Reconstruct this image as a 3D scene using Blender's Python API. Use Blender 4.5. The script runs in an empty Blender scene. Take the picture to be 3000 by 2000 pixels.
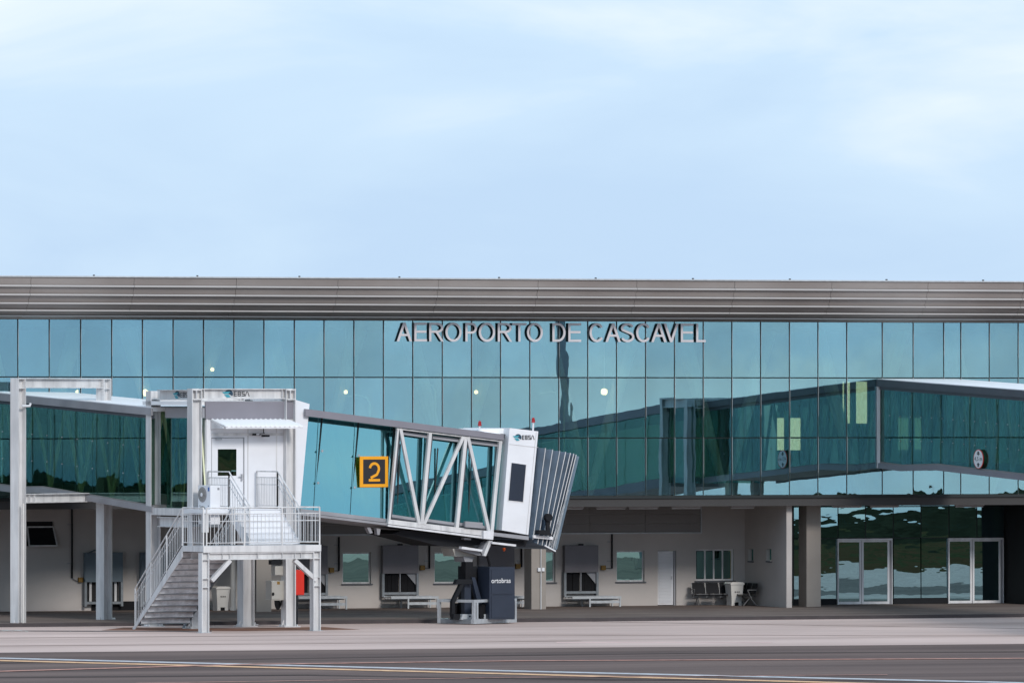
import bpy, math, random
from mathutils import Vector, Matrix
random.seed(7)
sc = bpy.context.scene

# ------------------------------------------------------------------ camera
F_PX = 22000.0; W_PX = 3000.0; UH, VH = 1500.0, 1180.0     # focal length and horizon in photograph pixels
TH = math.radians(18.57); D0 = 281.0; CAM_H = 7.88
FWD = Vector((math.sin(TH), math.cos(TH), 0)); RGT = Vector((math.cos(TH), -math.sin(TH), 0)); UPV = Vector((0, 0, 1))
CAM = Vector((0, 0, CAM_H)) - FWD * D0
cd = bpy.data.cameras.new('camera'); cam = bpy.data.objects.new('camera', cd); sc.collection.objects.link(cam)
cam.location = CAM; cam.rotation_euler = (math.pi / 2, 0, -TH)
cd.sensor_width = 36; cd.lens = F_PX / W_PX * 36; cd.shift_x = 0; cd.shift_y = (VH - 1000) / W_PX
cd.clip_start = 1; cd.clip_end = 12000
sc.camera = cam

# ------------------------------------------------------------------ light
SUN_AZ = math.radians(10)      # direction the light comes from, measured from the facade normal towards -X (left)
SUN_EL = math.radians(30)
w = bpy.data.worlds.new('World'); sc.world = w; w.use_nodes = True
nt = w.node_tree; nt.nodes.clear(); N = nt.nodes.new; K = nt.links.new
out = N('ShaderNodeOutputWorld'); bg = N('ShaderNodeBackground'); K(bg.outputs[0], out.inputs[0])
sky = N('ShaderNodeTexSky'); sky.sky_type = 'NISHITA'; sky.sun_disc = False
sky.sun_elevation = SUN_EL; sky.sun_rotation = math.pi - SUN_AZ; sky.air_density = 1.0; sky.dust_density = 0.6; sky.ozone_density = 3.0
tc = N('ShaderNodeTexCoord'); mp = N('ShaderNodeMapping'); K(tc.outputs['Generated'], mp.inputs[0])
mp.inputs['Rotation'].default_value = (0, 0, 0.4); mp.inputs['Scale'].default_value = (7, 7, 26)
nz = N('ShaderNodeTexNoise'); nz.inputs['Scale'].default_value = 1.3; nz.inputs['Detail'].default_value = 7; nz.inputs['Roughness'].default_value = .5; nz.inputs['Distortion'].default_value = .6
K(mp.outputs[0], nz.inputs[0])
cr = N('ShaderNodeValToRGB'); K(nz.outputs[0], cr.inputs[0])
cr.color_ramp.elements[0].position = .36; cr.color_ramp.elements[0].color = (6.9, 9.3, 12.4, 1)
cr.color_ramp.elements[1].position = .66; cr.color_ramp.elements[1].color = (11.4, 12.6, 13.5, 1)
mid = cr.color_ramp.elements.new(.5); mid.color = (7.9, 10.3, 13.0, 1)
mx = N('ShaderNodeMix'); mx.data_type = 'RGBA'; mx.inputs[0].default_value = .90
K(sky.outputs[0], mx.inputs[6]); K(cr.outputs[0], mx.inputs[7]); K(mx.outputs[2], bg.inputs[0])
bg.inputs[1].default_value = .075
sl = bpy.data.lights.new('sun', 'SUN'); sl.energy = 1.8; sl.angle = math.radians(12); sl.color = (1, .95, .9)
so = bpy.data.objects.new('sun', sl); sc.collection.objects.link(so)
sd = Vector((math.sin(SUN_AZ) * math.cos(SUN_EL), -math.cos(SUN_AZ) * math.cos(SUN_EL), math.sin(SUN_EL)))
so.rotation_euler = sd.to_track_quat('Z', 'Y').to_euler(); so.location = (0, -60, 60)
vs = sc.view_settings; vs.view_transform = 'Standard'; vs.look = 'None'; vs.gamma = 1; vs.exposure = .12; vs.use_curve_mapping = False
sc.render.engine = 'CYCLES'; sc.cycles.max_bounces = 10; sc.cycles.glossy_bounces = 6; sc.cycles.transparent_max_bounces = 16

# ------------------------------------------------------------------ geometry of the photograph
def ray(u, v): return (FWD + RGT * ((u - UH) / F_PX) + UPV * (-(v - VH) / F_PX))
class Frame:
    "a vertical-plane frame: x along the plane, y away from the camera, z up"
    def __init__(s, ox, oy, deg=0.0):
        a = math.radians(deg); s.o = Vector((ox, oy, 0)); s.ax = Vector((math.cos(a), math.sin(a), 0)); s.ay = Vector((-math.sin(a), math.cos(a), 0)); s.a = a
    def w(s, x, y, z): return s.o + s.ax * x + s.ay * y + Vector((0, 0, z))
    def hit(s, u, v, y=0.0):
        d = ray(u, v); t = ((s.o - CAM).dot(s.ay) + y) / d.dot(s.ay); p = CAM + d * t
        return (p - s.o).dot(s.ax), p.z
    def x(s, u, y=0.0): return s.hit(u, VH, y)[0]
    def z(s, u, v, y=0.0): return s.hit(u, v, y)[1]
def ground(u, v, z=0.0):
    d = ray(u, v); return CAM + d * ((z - CAM.z) / d.z)
def atd(u, d): return CAM + ray(u, VH) * d
FA = Frame(0, 0, 0)

# ------------------------------------------------------------------ materials
MATS = {}
def mat(name, col, rough=.6, metal=0.0, var=.12, scale=1.5, bump=0.0, bscale=20, stain=None, sscale=(1, 1, 1), samt=.5, emit=None, spec=None):
    m = bpy.data.materials.new(name); m.use_nodes = True; t = m.node_tree; b = t.nodes['Principled BSDF']
    L = t.links.new; NN = t.nodes.new
    b.inputs['Roughness'].default_value = rough; b.inputs['Metallic'].default_value = metal
    if spec is not None: b.inputs['Specular IOR Level'].default_value = spec
    tcn = NN('ShaderNodeTexCoord')
    n = NN('ShaderNodeTexNoise'); n.inputs['Scale'].default_value = scale; n.inputs['Detail'].default_value = 6; L(tcn.outputs['Object'], n.inputs[0])
    r = NN('ShaderNodeValToRGB'); L(n.outputs[0], r.inputs[0])
    r.color_ramp.elements[0].position = .3; r.color_ramp.elements[1].position = .7
    r.color_ramp.elements[0].color = tuple(c * (1 - var) for c in col) + (1,); r.color_ramp.elements[1].color = tuple(min(1, c * (1 + var)) for c in col) + (1,)
    last = r.outputs[0]
    if stain:
        mpn = NN('ShaderNodeMapping'); mpn.inputs['Scale'].default_value = sscale; L(tcn.outputs['Object'], mpn.inputs[0])
        n2 = NN('ShaderNodeTexNoise'); n2.inputs['Scale'].default_value = 1; n2.inputs['Detail'].default_value = 5; L(mpn.outputs[0], n2.inputs[0])
        r2 = NN('ShaderNodeValToRGB'); L(n2.outputs[0], r2.inputs[0]); r2.color_ramp.elements[0].position = .42; r2.color_ramp.elements[1].position = .68
        r2.color_ramp.elements[0].color = (0, 0, 0, 1); r2.color_ramp.elements[1].color = (samt, samt, samt, 1)
        mm = NN('ShaderNodeMix'); mm.data_type = 'RGBA'; L(r2.outputs[0], mm.inputs[0]); L(last, mm.inputs[6]); mm.inputs[7].default_value = stain + (1,)
        last = mm.outputs[2]
    L(last, b.inputs['Base Color'])
    if bump:
        n3 = NN('ShaderNodeTexNoise'); n3.inputs['Scale'].default_value = bscale; n3.inputs['Detail'].default_value = 4; L(tcn.outputs['Object'], n3.inputs[0])
        bp = NN('ShaderNodeBump'); bp.inputs['Strength'].default_value = bump; bp.inputs['Distance'].default_value = .02; L(n3.outputs[0], bp.inputs['Height']); L(bp.outputs[0], b.inputs['Normal'])
    if emit: b.inputs['Emission Color'].default_value = emit[0] + (1,); b.inputs['Emission Strength'].default_value = emit[1]
    MATS[name] = m; return m
def glass(name, refl, trans, wav=.02, wscale=.35, rough=.0, stretch=(1, 1, .5), vary=0.0):
    "coated glass: a tinted mirror coat over tinted see-through glass, faintly wavy"
    m = bpy.data.materials.new(name); m.use_nodes = True; t = m.node_tree; t.nodes.clear(); L = t.links.new; NN = t.nodes.new
    o = NN('ShaderNodeOutputMaterial'); ad = NN('ShaderNodeAddShader'); g = NN('ShaderNodeBsdfGlossy'); tr = NN('ShaderNodeBsdfTransparent')
    g.inputs['Color'].default_value = refl + (1,); g.inputs['Roughness'].default_value = rough; tr.inputs['Color'].default_value = trans + (1,)
    if vary:
        oi = NN('ShaderNodeObjectInfo'); hs_ = NN('ShaderNodeMapRange'); hs_.inputs[3].default_value = 1 - vary; hs_.inputs[4].default_value = 1 + vary; L(oi.outputs['Random'], hs_.inputs[0])
        vm = NN('ShaderNodeVectorMath'); vm.operation = 'SCALE'; vm.inputs[0].default_value = refl; L(hs_.outputs[0], vm.inputs['Scale'])
        dn = NN('ShaderNodeTexNoise'); dn.inputs['Scale'].default_value = .35; dn.inputs['Detail'].default_value = 5; gp = NN('ShaderNodeNewGeometry'); L(gp.outputs['Position'], dn.inputs[0])
        dr_ = NN('ShaderNodeMapRange'); dr_.inputs[1].default_value = .3; dr_.inputs[2].default_value = .7; dr_.inputs[3].default_value = .90; dr_.inputs[4].default_value = 1.1; L(dn.outputs[0], dr_.inputs[0])
        v2 = NN('ShaderNodeVectorMath'); v2.operation = 'SCALE'; L(vm.outputs[0], v2.inputs[0]); L(dr_.outputs[0], v2.inputs['Scale']); L(v2.outputs[0], g.inputs['Color'])
    geo = NN('ShaderNodeNewGeometry'); mpn = NN('ShaderNodeMapping'); mpn.inputs['Scale'].default_value = stretch; L(geo.outputs['Position'], mpn.inputs[0])
    n = NN('ShaderNodeTexNoise'); n.inputs['Scale'].default_value = wscale; n.inputs['Detail'].default_value = 2.5; L(mpn.outputs[0], n.inputs[0])
    bp = NN('ShaderNodeBump'); bp.inputs['Strength'].default_value = 1; bp.inputs['Distance'].default_value = wav; L(n.outputs[0], bp.inputs['Height']); L(bp.outputs[0], g.inputs['Normal'])
    L(g.outputs[0], ad.inputs[0]); L(tr.outputs[0], ad.inputs[1]); L(ad.outputs[0], o.inputs[0]); MATS[name] = m; return m
glass('facade_glass', (.20, .33, .385), (.36, .42, .39), .0017, .8, vary=.10)
glass('door_glass', (.22, .37, .41), (.08, .11, .11), .0009, .9, stretch=(.6, .6, 1.5))
glass('bridge_glass', (.095, .165, .17), (.38, .46, .40), .0022, .8)
glass('tunnel_glass', (.22, .45, .48), (.15, .24, .23), .0025, .6)
glass('window_glass', (.20, .36, .34), (.10, .15, .14), .006, .6)
mat('fascia', (.27, .235, .22), .5, .1, .08, .4, stain=(.42, .39, .37), sscale=(.25, .5, .3), samt=.4)
mat('fascia_lip', (.44, .42, .41), .4, .2, .05, .4)  # metal lip, paler so the ledge highlights are put into its colour
mat('white_paint', (.74, .74, .76), .45, 0, .05, 2, stain=(.48, .47, .47), sscale=(4, 4, .5), samt=.45)
mat('steel_paint', (.66, .655, .655), .45, 0, .06, 1.6, stain=(.36, .36, .37), sscale=(5, 5, .5), samt=.55)
mat('galvanised', (.46, .48, .50), .45, .35, .12, 6)
mat('galvanised_dark', (.20, .22, .24), .5, .3, .15, 5)
mat('riser_steel', (.80, .80, .82), .5, .1, .12, 5, stain=(.20, .17, .165), sscale=(2.0, 2.0, 3.2), samt=.62)
mat('fascia_grey', (.23, .22, .25), .45, .1, .06, 1)
mat('charcoal', (.075, .08, .095), .5, .1, .08, 1)
mat('rail_grey', (.30, .30, .32), .5, .1, .12, 1.2)
mat('roof_white', (.86, .87, .88), .5, 0, .03, .7)
mat('panel_white', (.78, .79, .82), .38, 0, .03, .8, stain=(.66, .66, .68), sscale=(.8, .8, 1.2), samt=.4)
mat('plaster', (.50, .46, .435), .9, 0, .05, .8, .35, 60, stain=(.40, .385, .375), sscale=(.35, .35, .8), samt=.5)
mat('column_plaster', (.32, .285, .255), .9, 0, .05, 1.5, .3, 50)
mat('wall_panel', (.25, .235, .23), .7, 0, .06, .8)
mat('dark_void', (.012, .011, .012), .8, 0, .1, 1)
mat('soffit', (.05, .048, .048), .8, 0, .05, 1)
mat('gasket', (.006, .012, .014), .6, 0, .05, 1)
mat('letter_face', (.62, .59, .61), .4, .1, .06, 1.2)
mat('letter_side', (.02, .03, .035), .5, 0, .05, 1)
mat('hatch_cover', (.165, .155, .17), .55, .2, .08, 1.4)
mat('hatch_blue', (.115, .15, .18), .55, .2, .08, 1.4)
mat('black_rubber', (.010, .010, .012), .8, 0, .2, 3, spec=.2)
mat('black_paint', (.012, .013, .016), .7, 0, .15, 2, spec=.2)
mat('dark_chrome', (.16, .165, .17), .4, .4, .06, 3)
mat('navy', (.025, .034, .055), .4, .1, .1, 1.5)
mat('yellow', (.85, .36, .005), .5, 0, .04, 2)
mat('sign_black', (.015, .014, .018), .5, 0, .05, 2)
mat('yellow_box', (.22, .12, .015), .6, 0, .35, 25)
mat('red_lamp', (.35, .01, .012), .3, 0, .1, 3)
mat('red_cabinet', (.62, .02, .006), .4, 0, .04, 2)
mat('orange', (.7, .10, .01), .5, 0, .1, 4)
mat('beige_box', (.40, .385, .35), .5, 0, .05, 3)
mat('logo_teal', (.05, .32, .40), .5, 0, .02, 1)
mat('logo_navy', (.012, .05, .09), .5, 0, .02, 1)
mat('ink', (.02, .022, .03), .5, 0, .02, 1)
mat('ink_white', (.8, .8, .8), .5, 0, .02, 1)
mat('blue_print', (.05, .14, .42), .5, 0, .02, 1)
mat('bellows', (.12, .165, .22), .65, 0, .14, 2.5, .4, 8)
mat('bellows_light', (.27, .35, .42), .6, 0, .12, 2.5)
mat('chrome', (.5, .5, .52), .3, .6, .06, 3)
mat('bin_plastic', (.66, .64, .61), .45, 0, .04, 3)
mat('paint_line_white', (.50, .50, .52), .7, 0, .3, 3)
mat('paint_line_yellow', (.72, .42, .22), .7, 0, .3, 3)
mat('paint_line_red', (.50, .24, .18), .7, 0, .4, 3)
mat('asphalt', (.125, .092, .084), .85, 0, .22, .07, .5, 12, stain=(.21, .155, .135), sscale=(.03, .30, .1), samt=.85, spec=.08)
mat('apron_concrete', (.61, .475, .425), .85, 0, .10, .12, .4, 10, stain=(.38, .285, .25), sscale=(.04, .22, .1), samt=.7, spec=.08)
mat('worn_dark', (.42, .31, .27), .9, 0, .25, .25, spec=.05)
mat('worn_pink', (.72, .52, .48), .9, 0, .2, .4, spec=.05)
mat('worn_asphalt', (.085, .066, .062), .9, 0, .35, .12, spec=.05)
mat('red_dirt', (.25, .145, .11), .9, 0, .3, .5, spec=0.0)
mat('slab', (.16, .125, .11), .85, 0, .18, .35, .3, 12, stain=(.26, .21, .18), sscale=(.12, .8, .1), samt=.6, spec=.08)
mat('kerb', (.06, .05, .052), .85, 0, .15, 2)
mat('grass_far', (.055, .060, .028), .95, 0, .3, .02, stain=(.12, .06, .035), sscale=(.01, .02, .1), samt=.9, spec=0.0)
mat('tree_green', (.034, .037, .022), .95, 0, .4, .2, spec=0.0)
mat('interior_wall', (.12, .13, .13), .8, 0, .04, .5)
mat('interior_floor', (.20, .20, .19), .5, 0, .04, .5)
mat('interior_column', (.75, .76, .74), .6, 0, .03, .5)
mat('warm_light', (1, .8, .5), .5, emit=((1, .62, .28), 9))
mat('room_light', (.9, 1, .7), .5, emit=((1.0, .98, .62), 1.4))
mat('ceiling_glow', (1, .95, .85), .5, emit=((1, .93, .8), 3.0))
mat('tube_lamp', (.42, .40, .40), .5)
mat('brace_pale', (.86, .88, .60), .5, 0, .05, 1)

# ------------------------------------------------------------------ building blocks
def tag(o, label=None, cat=None, group=None, kind=None):
    if label: o['label'] = label
    if cat: o['category'] = cat
    if group: o['group'] = group
    if kind: o['kind'] = kind
    return o
def empty(name, loc, label, cat, group=None):
    o = bpy.data.objects.new(name, None); o.empty_display_size = .3; sc.collection.objects.link(o); o.location = loc
    return tag(o, label, cat, group)
def base_of(p):
    b = Vector((0, 0, 0))
    while p is not None: b += Vector(p.location); p = p.parent
    return b
class MB:
    def __init__(s): s.v = []; s.f = []
    def add(s, vs_, fs): n = len(s.v); s.v += [Vector(a) for a in vs_]; s.f += [tuple(i + n for i in f) for f in fs]; return s
    def box(s, fr, x0, x1, y0, y1, z0, z1):
        p = [fr.w(x, y, z) for z in (z0, z1) for y in (y0, y1) for x in (x0, x1)]
        return s.add(p, [(0, 2, 3, 1), (4, 5, 7, 6), (0, 1, 5, 4), (2, 6, 7, 3), (0, 4, 6, 2), (1, 3, 7, 5)])
    def prism(s, fr, pts, y0, y1):
        n = len(pts); a = [fr.w(x, y0, z) for x, z in pts]; b = [fr.w(x, y1, z) for x, z in pts]
        return s.add(a + b, [tuple(range(n)), tuple(range(2 * n - 1, n - 1, -1))] + [(i, i + n, (i + 1) % n + n, (i + 1) % n) for i in range(n)])
    def prismx(s, fr, pts, x0, x1):
        n = len(pts); a = [fr.w(x0, y, z) for y, z in pts]; b = [fr.w(x1, y, z) for y, z in pts]
        return s.add(a + b, [tuple(range(n)), tuple(range(2 * n - 1, n - 1, -1))] + [(i, i + n, (i + 1) % n + n, (i + 1) % n) for i in range(n)])
    def bar(s, p, q, wd, ht=None, side=None):
        p = Vector(p); q = Vector(q); ht = ht or wd; d = (q - p).normalized()
        a = Vector(side) if side is not None else (d.cross(UPV) if abs(d.z) < .99 else Vector((1, 0, 0)))
        a = (a - d * a.dot(d)).normalized(); b = d.cross(a)
        c = [a * (wd / 2 * i) + b * (ht / 2 * j) for i, j in ((-1, -1), (1, -1), (1, 1), (-1, 1))]
        return s.add([p + k for k in c] + [q + k for k in c], [(3, 2, 1, 0), (4, 5, 6, 7), (0, 1, 5, 4), (1, 2, 6, 5), (2, 3, 7, 6), (3, 0, 4, 7)])
    def tube(s, pts, r, n=8):
        pts = [Vector(p) for p in pts]; rings = []
        for i, p in enumerate(pts):
            d = (pts[min(i + 1, len(pts) - 1)] - pts[max(i - 1, 0)]).normalized(); a = (d.cross(UPV) if abs(d.z) < .95 else d.cross(Vector((1, 0, 0)))).normalized(); b = d.cross(a)
            rr = r[i] if isinstance(r, (list, tuple)) else r
            rings.append([p + a * math.cos(2 * math.pi * k / n) * rr + b * math.sin(2 * math.pi * k / n) * rr for k in range(n)])
        vs_ = [q for rg in rings for q in rg]; fs = [(i * n + k, i * n + (k + 1) % n, (i + 1) * n + (k + 1) % n, (i + 1) * n + k) for i in range(len(pts) - 1) for k in range(n)]
        return s.add(vs_, fs + [tuple(range(n - 1, -1, -1)), tuple((len(pts) - 1) * n + k for k in range(n))])
    def disc(s, fr, cx, cz, rx, rz, y0, y1, n=28, a0=0, a1=360):
        full = abs(a1 - a0 - 360) < 1e-6
        pts = [(cx + rx * math.cos(math.radians(a0 + (a1 - a0) * k / (n if full else n - 1))), cz + rz * math.sin(math.radians(a0 + (a1 - a0) * k / (n if full else n - 1)))) for k in range(n)]
        return s.prism(fr, pts, y0, y1)
    def build(s, name, m, parent=None, label=None, kind=None, cat=None, group=None, base=None):
        me = bpy.data.meshes.new(name)
        if parent is not None: b = base_of(parent)
        else: b = Vector(base) if base is not None else Vector((0, 0, 0))
        me.from_pydata([tuple(a - b) for a in s.v], [], s.f); me.materials.append(MATS[m] if isinstance(m, str) else m)
        me.validate(); me.update()
        import bmesh
        bm = bmesh.new(); bm.from_mesh(me); bmesh.ops.recalc_face_normals(bm, faces=bm.faces); bm.to_mesh(me); bm.free()
        o = bpy.data.objects.new(name, me); sc.collection.objects.link(o)
        if parent is not None: o.parent = parent
        else: o.location = b
        return tag(o, label, cat, group, kind)
CUBES = {}
def slab_obj(name, m, parent, fr, x0, x1, y0, y1, z0, z1, tilt=0.0, yaw=0.0, label=None):
    "a box piece; alike pieces share their mesh"
    key = (round(x1 - x0, 3), round(y1 - y0, 3), round(z1 - z0, 3), m)
    if key not in CUBES:
        me = bpy.data.meshes.new(name); a, b, c = (x1 - x0) / 2, (y1 - y0) / 2, (z1 - z0) / 2
        me.from_pydata([(x, y, z) for z in (-c, c) for y in (-b, b) for x in (-a, a)], [], [(0, 2, 3, 1), (4, 5, 7, 6), (0, 1, 5, 4), (2, 6, 7, 3), (0, 4, 6, 2), (1, 3, 7, 5)])
        me.materials.append(MATS[m]); CUBES[key] = me
    o = bpy.data.objects.new(name, CUBES[key]); sc.collection.objects.link(o); o.parent = parent
    o.location = fr.w((x0 + x1) / 2, (y0 + y1) / 2, (z0 + z1) / 2) - base_of(parent)
    o.rotation_euler = (tilt, 0, fr.a + yaw)
    return tag(o, label)
def text_obj(s_, name, m, parent, fr, x0, x1, z0, z1, y, depth=.02, kind=None, side=None, mirror=False):
    cu = bpy.data.curves.new('t', 'FONT'); cu.body = s_; cu.extrude = .5; cu.resolution_u = 3
    to = bpy.data.objects.new('t', cu); sc.collection.objects.link(to)
    me = bpy.data.meshes.new_from_object(to.evaluated_get(bpy.context.evaluated_depsgraph_get()))
    bpy.data.objects.remove(to)
    xs = [v.co.x for v in me.vertices]; ys = [v.co.y for v in me.vertices]; ax, bx, ay, by = min(xs), max(xs), min(ys), max(ys); b = base_of(parent)
    for v in me.vertices:
        t = (v.co.x - ax) / (bx - ax)
        v.co = fr.w(x0 + t * (x1 - x0), y - (v.co.z + .5) * depth, z0 + (v.co.y - ay) / (by - ay) * (z1 - z0)) - b
    me.materials.clear(); me.materials.append(MATS[m])
    if side:
        me.materials.append(MATS[side])
        me.update()
        for p in me.polygons: p.material_index = 0 if abs(p.normal.dot(fr.ay)) > .9 else 1
    o = bpy.data.objects.new(name, me); sc.collection.objects.link(o); o.parent = parent
    return tag(o, None, None, None, kind)
def ebsa(parent, fr, x0, x1, zc, h, y, sgn=-1):
    "emblem (swept wings before a dark disc) and stick lettering"
    w_ = x1 - x0; e = w_ * .40; t = .004
    def Y(a): return (y + sgn * a * .004, y + sgn * (a + 1) * .004)
    cx = x0 + e * .62; r = h * .52
    MB().disc(fr, cx, zc, e * .38, r, *Y(1), n=20, a0=-35, a1=150).build('emblem_disc', 'logo_navy', parent)
    m = MB()
    m.prism(fr, [(x0, zc + h * .22), (x0 + e * .75, zc + h * .30), (x0 + e * .55, zc - h * .02), (x0 + e * .2, zc - h * .02)], *Y(2))
    m.prism(fr, [(x0 + e * .18, zc - h * .12), (x0 + e * .6, zc - h * .08), (x0 + e * .8, zc - h * .45), (x0 + e * .45, zc - h * .5)], *Y(2))
    m.build('emblem_wing', 'logo_teal', parent)
    m = MB(); lw = (w_ - e * 1.06) / 4; s_ = h * .13; z0, z1 = zc - h * .33, zc + h * .33
    for i, ch in enumerate('EBSA'):
        a = x0 + e * 1.06 + i * lw; b = a + lw * .78
        def hb(z, xa=a, xb=b): m.box(fr, xa, xb, *Y(1), z - s_ / 2, z + s_ / 2)
        def vb(x, za=z0, zb=z1): m.box(fr, x - s_ / 2, x + s_ / 2, *Y(1), za, zb)
        zm = (z0 + z1) / 2
        if ch == 'E': hb(z0 + s_ / 2); hb(zm); hb(z1 - s_ / 2); vb(a + s_ / 2, z0 + s_ * 1.02, zm - s_ * .52); vb(a + s_ / 2, zm + s_ * .52, z1 - s_ * 1.02)
        if ch == 'B':
            hb(z0 + s_ / 2); hb(zm); hb(z1 - s_ / 2)
            for x in (a + s_ / 2, b - s_ / 2): vb(x, z0 + s_ * 1.02, zm - s_ * .52); vb(x, zm + s_ * .52, z1 - s_ * 1.02)
        if ch == 'S': hb(z0 + s_ / 2); hb(zm); hb(z1 - s_ / 2); vb(a + s_ / 2, zm + s_ * .52, z1 - s_ * 1.02); vb(b - s_ / 2, z0 + s_ * 1.02, zm - s_ * .52)
        if ch == 'A':
            c = (a + b) / 2; ya, yb = Y(1)
            m.prism(fr, [(a - s_, z0), (a, z0), (c + s_ * .1, z1), (c - s_ * .6, z1)], ya, yb); m.prism(fr, [(b, z0), (b + s_, z0), (c + s_ * .8, z1), (c + s_ * .12, z1)], ya, yb)
    m.build('lettering', 'ink', parent)

# ------------------------------------------------------------------ setting: ground, hills
SLAB_Z = .12
YK = -10.2                                     # kerb line
m = MB(); m.add([(-3000, -3500, -.012), (3000, -3500, -.012), (3000, 600, -.012), (-3000, 600, -.012)], [(0, 1, 2, 3)]); m.build('ground', 'grass_far', kind='structure')
m = MB(); m.add([(-260, -190, -.004), (260, -190, -.004), (260, 14, -.004), (-260, 14, -.004)], [(0, 1, 2, 3)]); m.build('taxiway', 'asphalt', kind='structure')
m = MB(); m.add([(-260, -190, 0), (260, -190, 0), (260, -84, 0), (-260, -84, 0)], [(0, 1, 2, 3)]); m.build('far_apron', 'apron_concrete', kind='structure')
pL = ground(-200, 1912); pR = ground(3200, 1883); dd = (pR - pL)
pl, pr = pL - dd * 4, pR + dd * 4
m = MB(); m.add([(pl.x, pl.y, 0), (pr.x, pr.y, 0), (pr.x, YK, 0), (pl.x, YK, 0)], [(0, 1, 2, 3)]); m.build('apron', 'apron_concrete', kind='structure')
m = MB(); m.box(FA, -60, 70, YK, YK + .25, -.2, SLAB_Z + .004); m.build('kerb', 'kerb', kind='structure')
m = MB(); m.box(FA, -60, 70, YK + .25, 16, -.25, SLAB_Z); m.build('pavement', 'slab', kind='structure')
def stripe(name, px, wd, mt, z=.004):
    pts = [ground(u, v) for u, v in px]; m = MB(); a, b = pts[0], pts[-1]; vs_ = []
    for i, p in enumerate(pts):
        d = (pts[min(i + 1, len(pts) - 1)] - pts[max(i - 1, 0)]).normalized(); n = Vector((-d.y, d.x, 0)) * wd / 2
        vs_ += [(p.x + n.x, p.y + n.y, z), (p.x - n.x, p.y - n.y, z)]
    m.add(vs_, [(2 * i, 2 * i + 1, 2 * i + 3, 2 * i + 2) for i in range(len(pts) - 1)])
    return m.build(name, mt, kind='structure')
stripe('painted_line_white', [(-300, 1919), (1500, 1964), (3400, 2008)], .85, 'paint_line_white')
stripe('painted_line_yellow', [(-300, 1926), (1500, 1973), (3400, 2024)], .85, 'paint_line_yellow', .008)
stripe('painted_line_red', [(-300, 1974), (700, 1946), (1500, 1935), (3400, 1926)], .6, 'paint_line_red', .012)
stripe('painted_line_faint', [(400, 2001), (1500, 1984), (2600, 1976)], .25, 'paint_line_red', .016)
stripe('red_dirt', [(330, 1841), (700, 1843), (1000, 1839)], 3.4, 'red_dirt', .004)
stripe('painted_line_blue', [(-200, 1846), (300, 1848), (620, 1848)], .6, 'navy', .008)
stripe('apron_seam', [(-300, 1870), (1200, 1858), (3400, 1862)], .5, 'worn_dark', .006)
stripe('apron_seam', [(1540, 1817), (2300, 1829), (3400, 1846)], .35, 'worn_dark', .006)
stripe('apron_seam', [(-300, 1893), (900, 1884), (1700, 1876)], .45, 'worn_dark', .006)
stripe('worn_paint', [(1630, 1881), (1950, 1880), (2260, 1881)], .7, 'worn_pink', .006)
stripe('tyre_mark', [(-300, 1985), (900, 1976), (1800, 1990), (3400, 1994)], .9, 'worn_asphalt', .002)
stripe('tyre_mark', [(-300, 1945), (1200, 1922), (2000, 1912), (3400, 1906)], .9, 'worn_asphalt', .002)
# far hills and woods on the other side of the field (seen in the glass)
rh = random.Random(3)
def ridge(name, dist, h0, h1, m_, seed):
    rr = random.Random(seed); m = MB(); vs_ = []; n = 520; ph = [rr.uniform(0, 6) for _ in range(6)]
    for i in range(n + 1):
        a = math.radians(190 + 160 * i / n); x, y = math.cos(a) * dist, math.sin(a) * dist
        h = h0 + (h1 - h0) * (.5 + .25 * math.sin(i * .07 + ph[0]) + .15 * math.sin(i * .23 + ph[1]) + .10 * math.sin(i * .6 + ph[2])) + rr.uniform(0, h0 * .28)
        vs_ += [(x, y, -1), (x * 1.02, y * 1.02, h), (x * 1.1, y * 1.1, h * .8)]
    m.add(vs_, [(3 * i + k, 3 * i + k + 1, 3 * i + k + 4, 3 * i + k + 3) for i in range(n) for k in (0, 1)])
    m.build(name, m_, kind='structure')
ridge('hill', 1500, 3, 5, 'tree_green', 5)
ridge('far_wood', 900, 2.0, 3.9, 'tree_green', 9)

# ------------------------------------------------------------------ terminal building
XL, XR = -30.0, 34.0
TZ = [FA.z(1500, 1453.5), FA.z(1500, 1283), FA.z(1500, 1105.5), FA.z(1500, 939)]
YW = 5.0                                       # ground-floor wall
tb = empty('terminal_building', (0, 6, 0), 'long airport terminal with teal mirrored glass upper floor and ribbed grey eaves', 'building')
# mullion positions read off the glass
mull = [52, 144, 236, 327, 417, 507, 596, 685, 773, 862, 949, 1036.5, 1123, 1209, 1295.6, 1381, 1466, 1552, 1637, 1721.7, 1806, 1891, 1975.7, 2060, 2143.7, 2228, 2312.5, 2396, 2480.4, 2584.6, 2675, 2764.5, 2814.6, 2898, 2982.6]
MX = [FA.x(u) for u in mull]
while MX[0] > XL: MX.insert(0, MX[0] - 1.146)
while MX[-1] < XR: MX.append(MX[-1] + 1.146)
XL, XR = MX[0], MX[-1]
G_ = .022
TILT = math.radians(-.40)
rp = random.Random(11)
for r in range(3):
    z0, z1 = TZ[r], TZ[r + 1]
    for i in range(len(MX) - 1):
        slab_obj('glass_pane', 'facade_glass', tb, FA, MX[i] + G_, MX[i + 1] - G_, 0, .024, z0 + G_, z1 - G_, tilt=TILT + math.radians(rp.gauss(0, .018)), yaw=math.radians(rp.gauss(0, .035)))
m = MB()
for x in MX: m.box(FA, x - .03, x + .03, .06, .20, TZ[0] + .001, TZ[3] - .001)
m.build('mullion_grid', 'gasket', tb)
m = MB()
for z in TZ[1:3]: m.box(FA, XL, XR, .05, .21, z - .03, z + .03)
m.build('transom', 'gasket', tb)
m = MB()
for x in MX: m.box(FA, x + .024, x + .031, -.002, .05, TZ[0] + .01, TZ[3] - .01)
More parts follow.
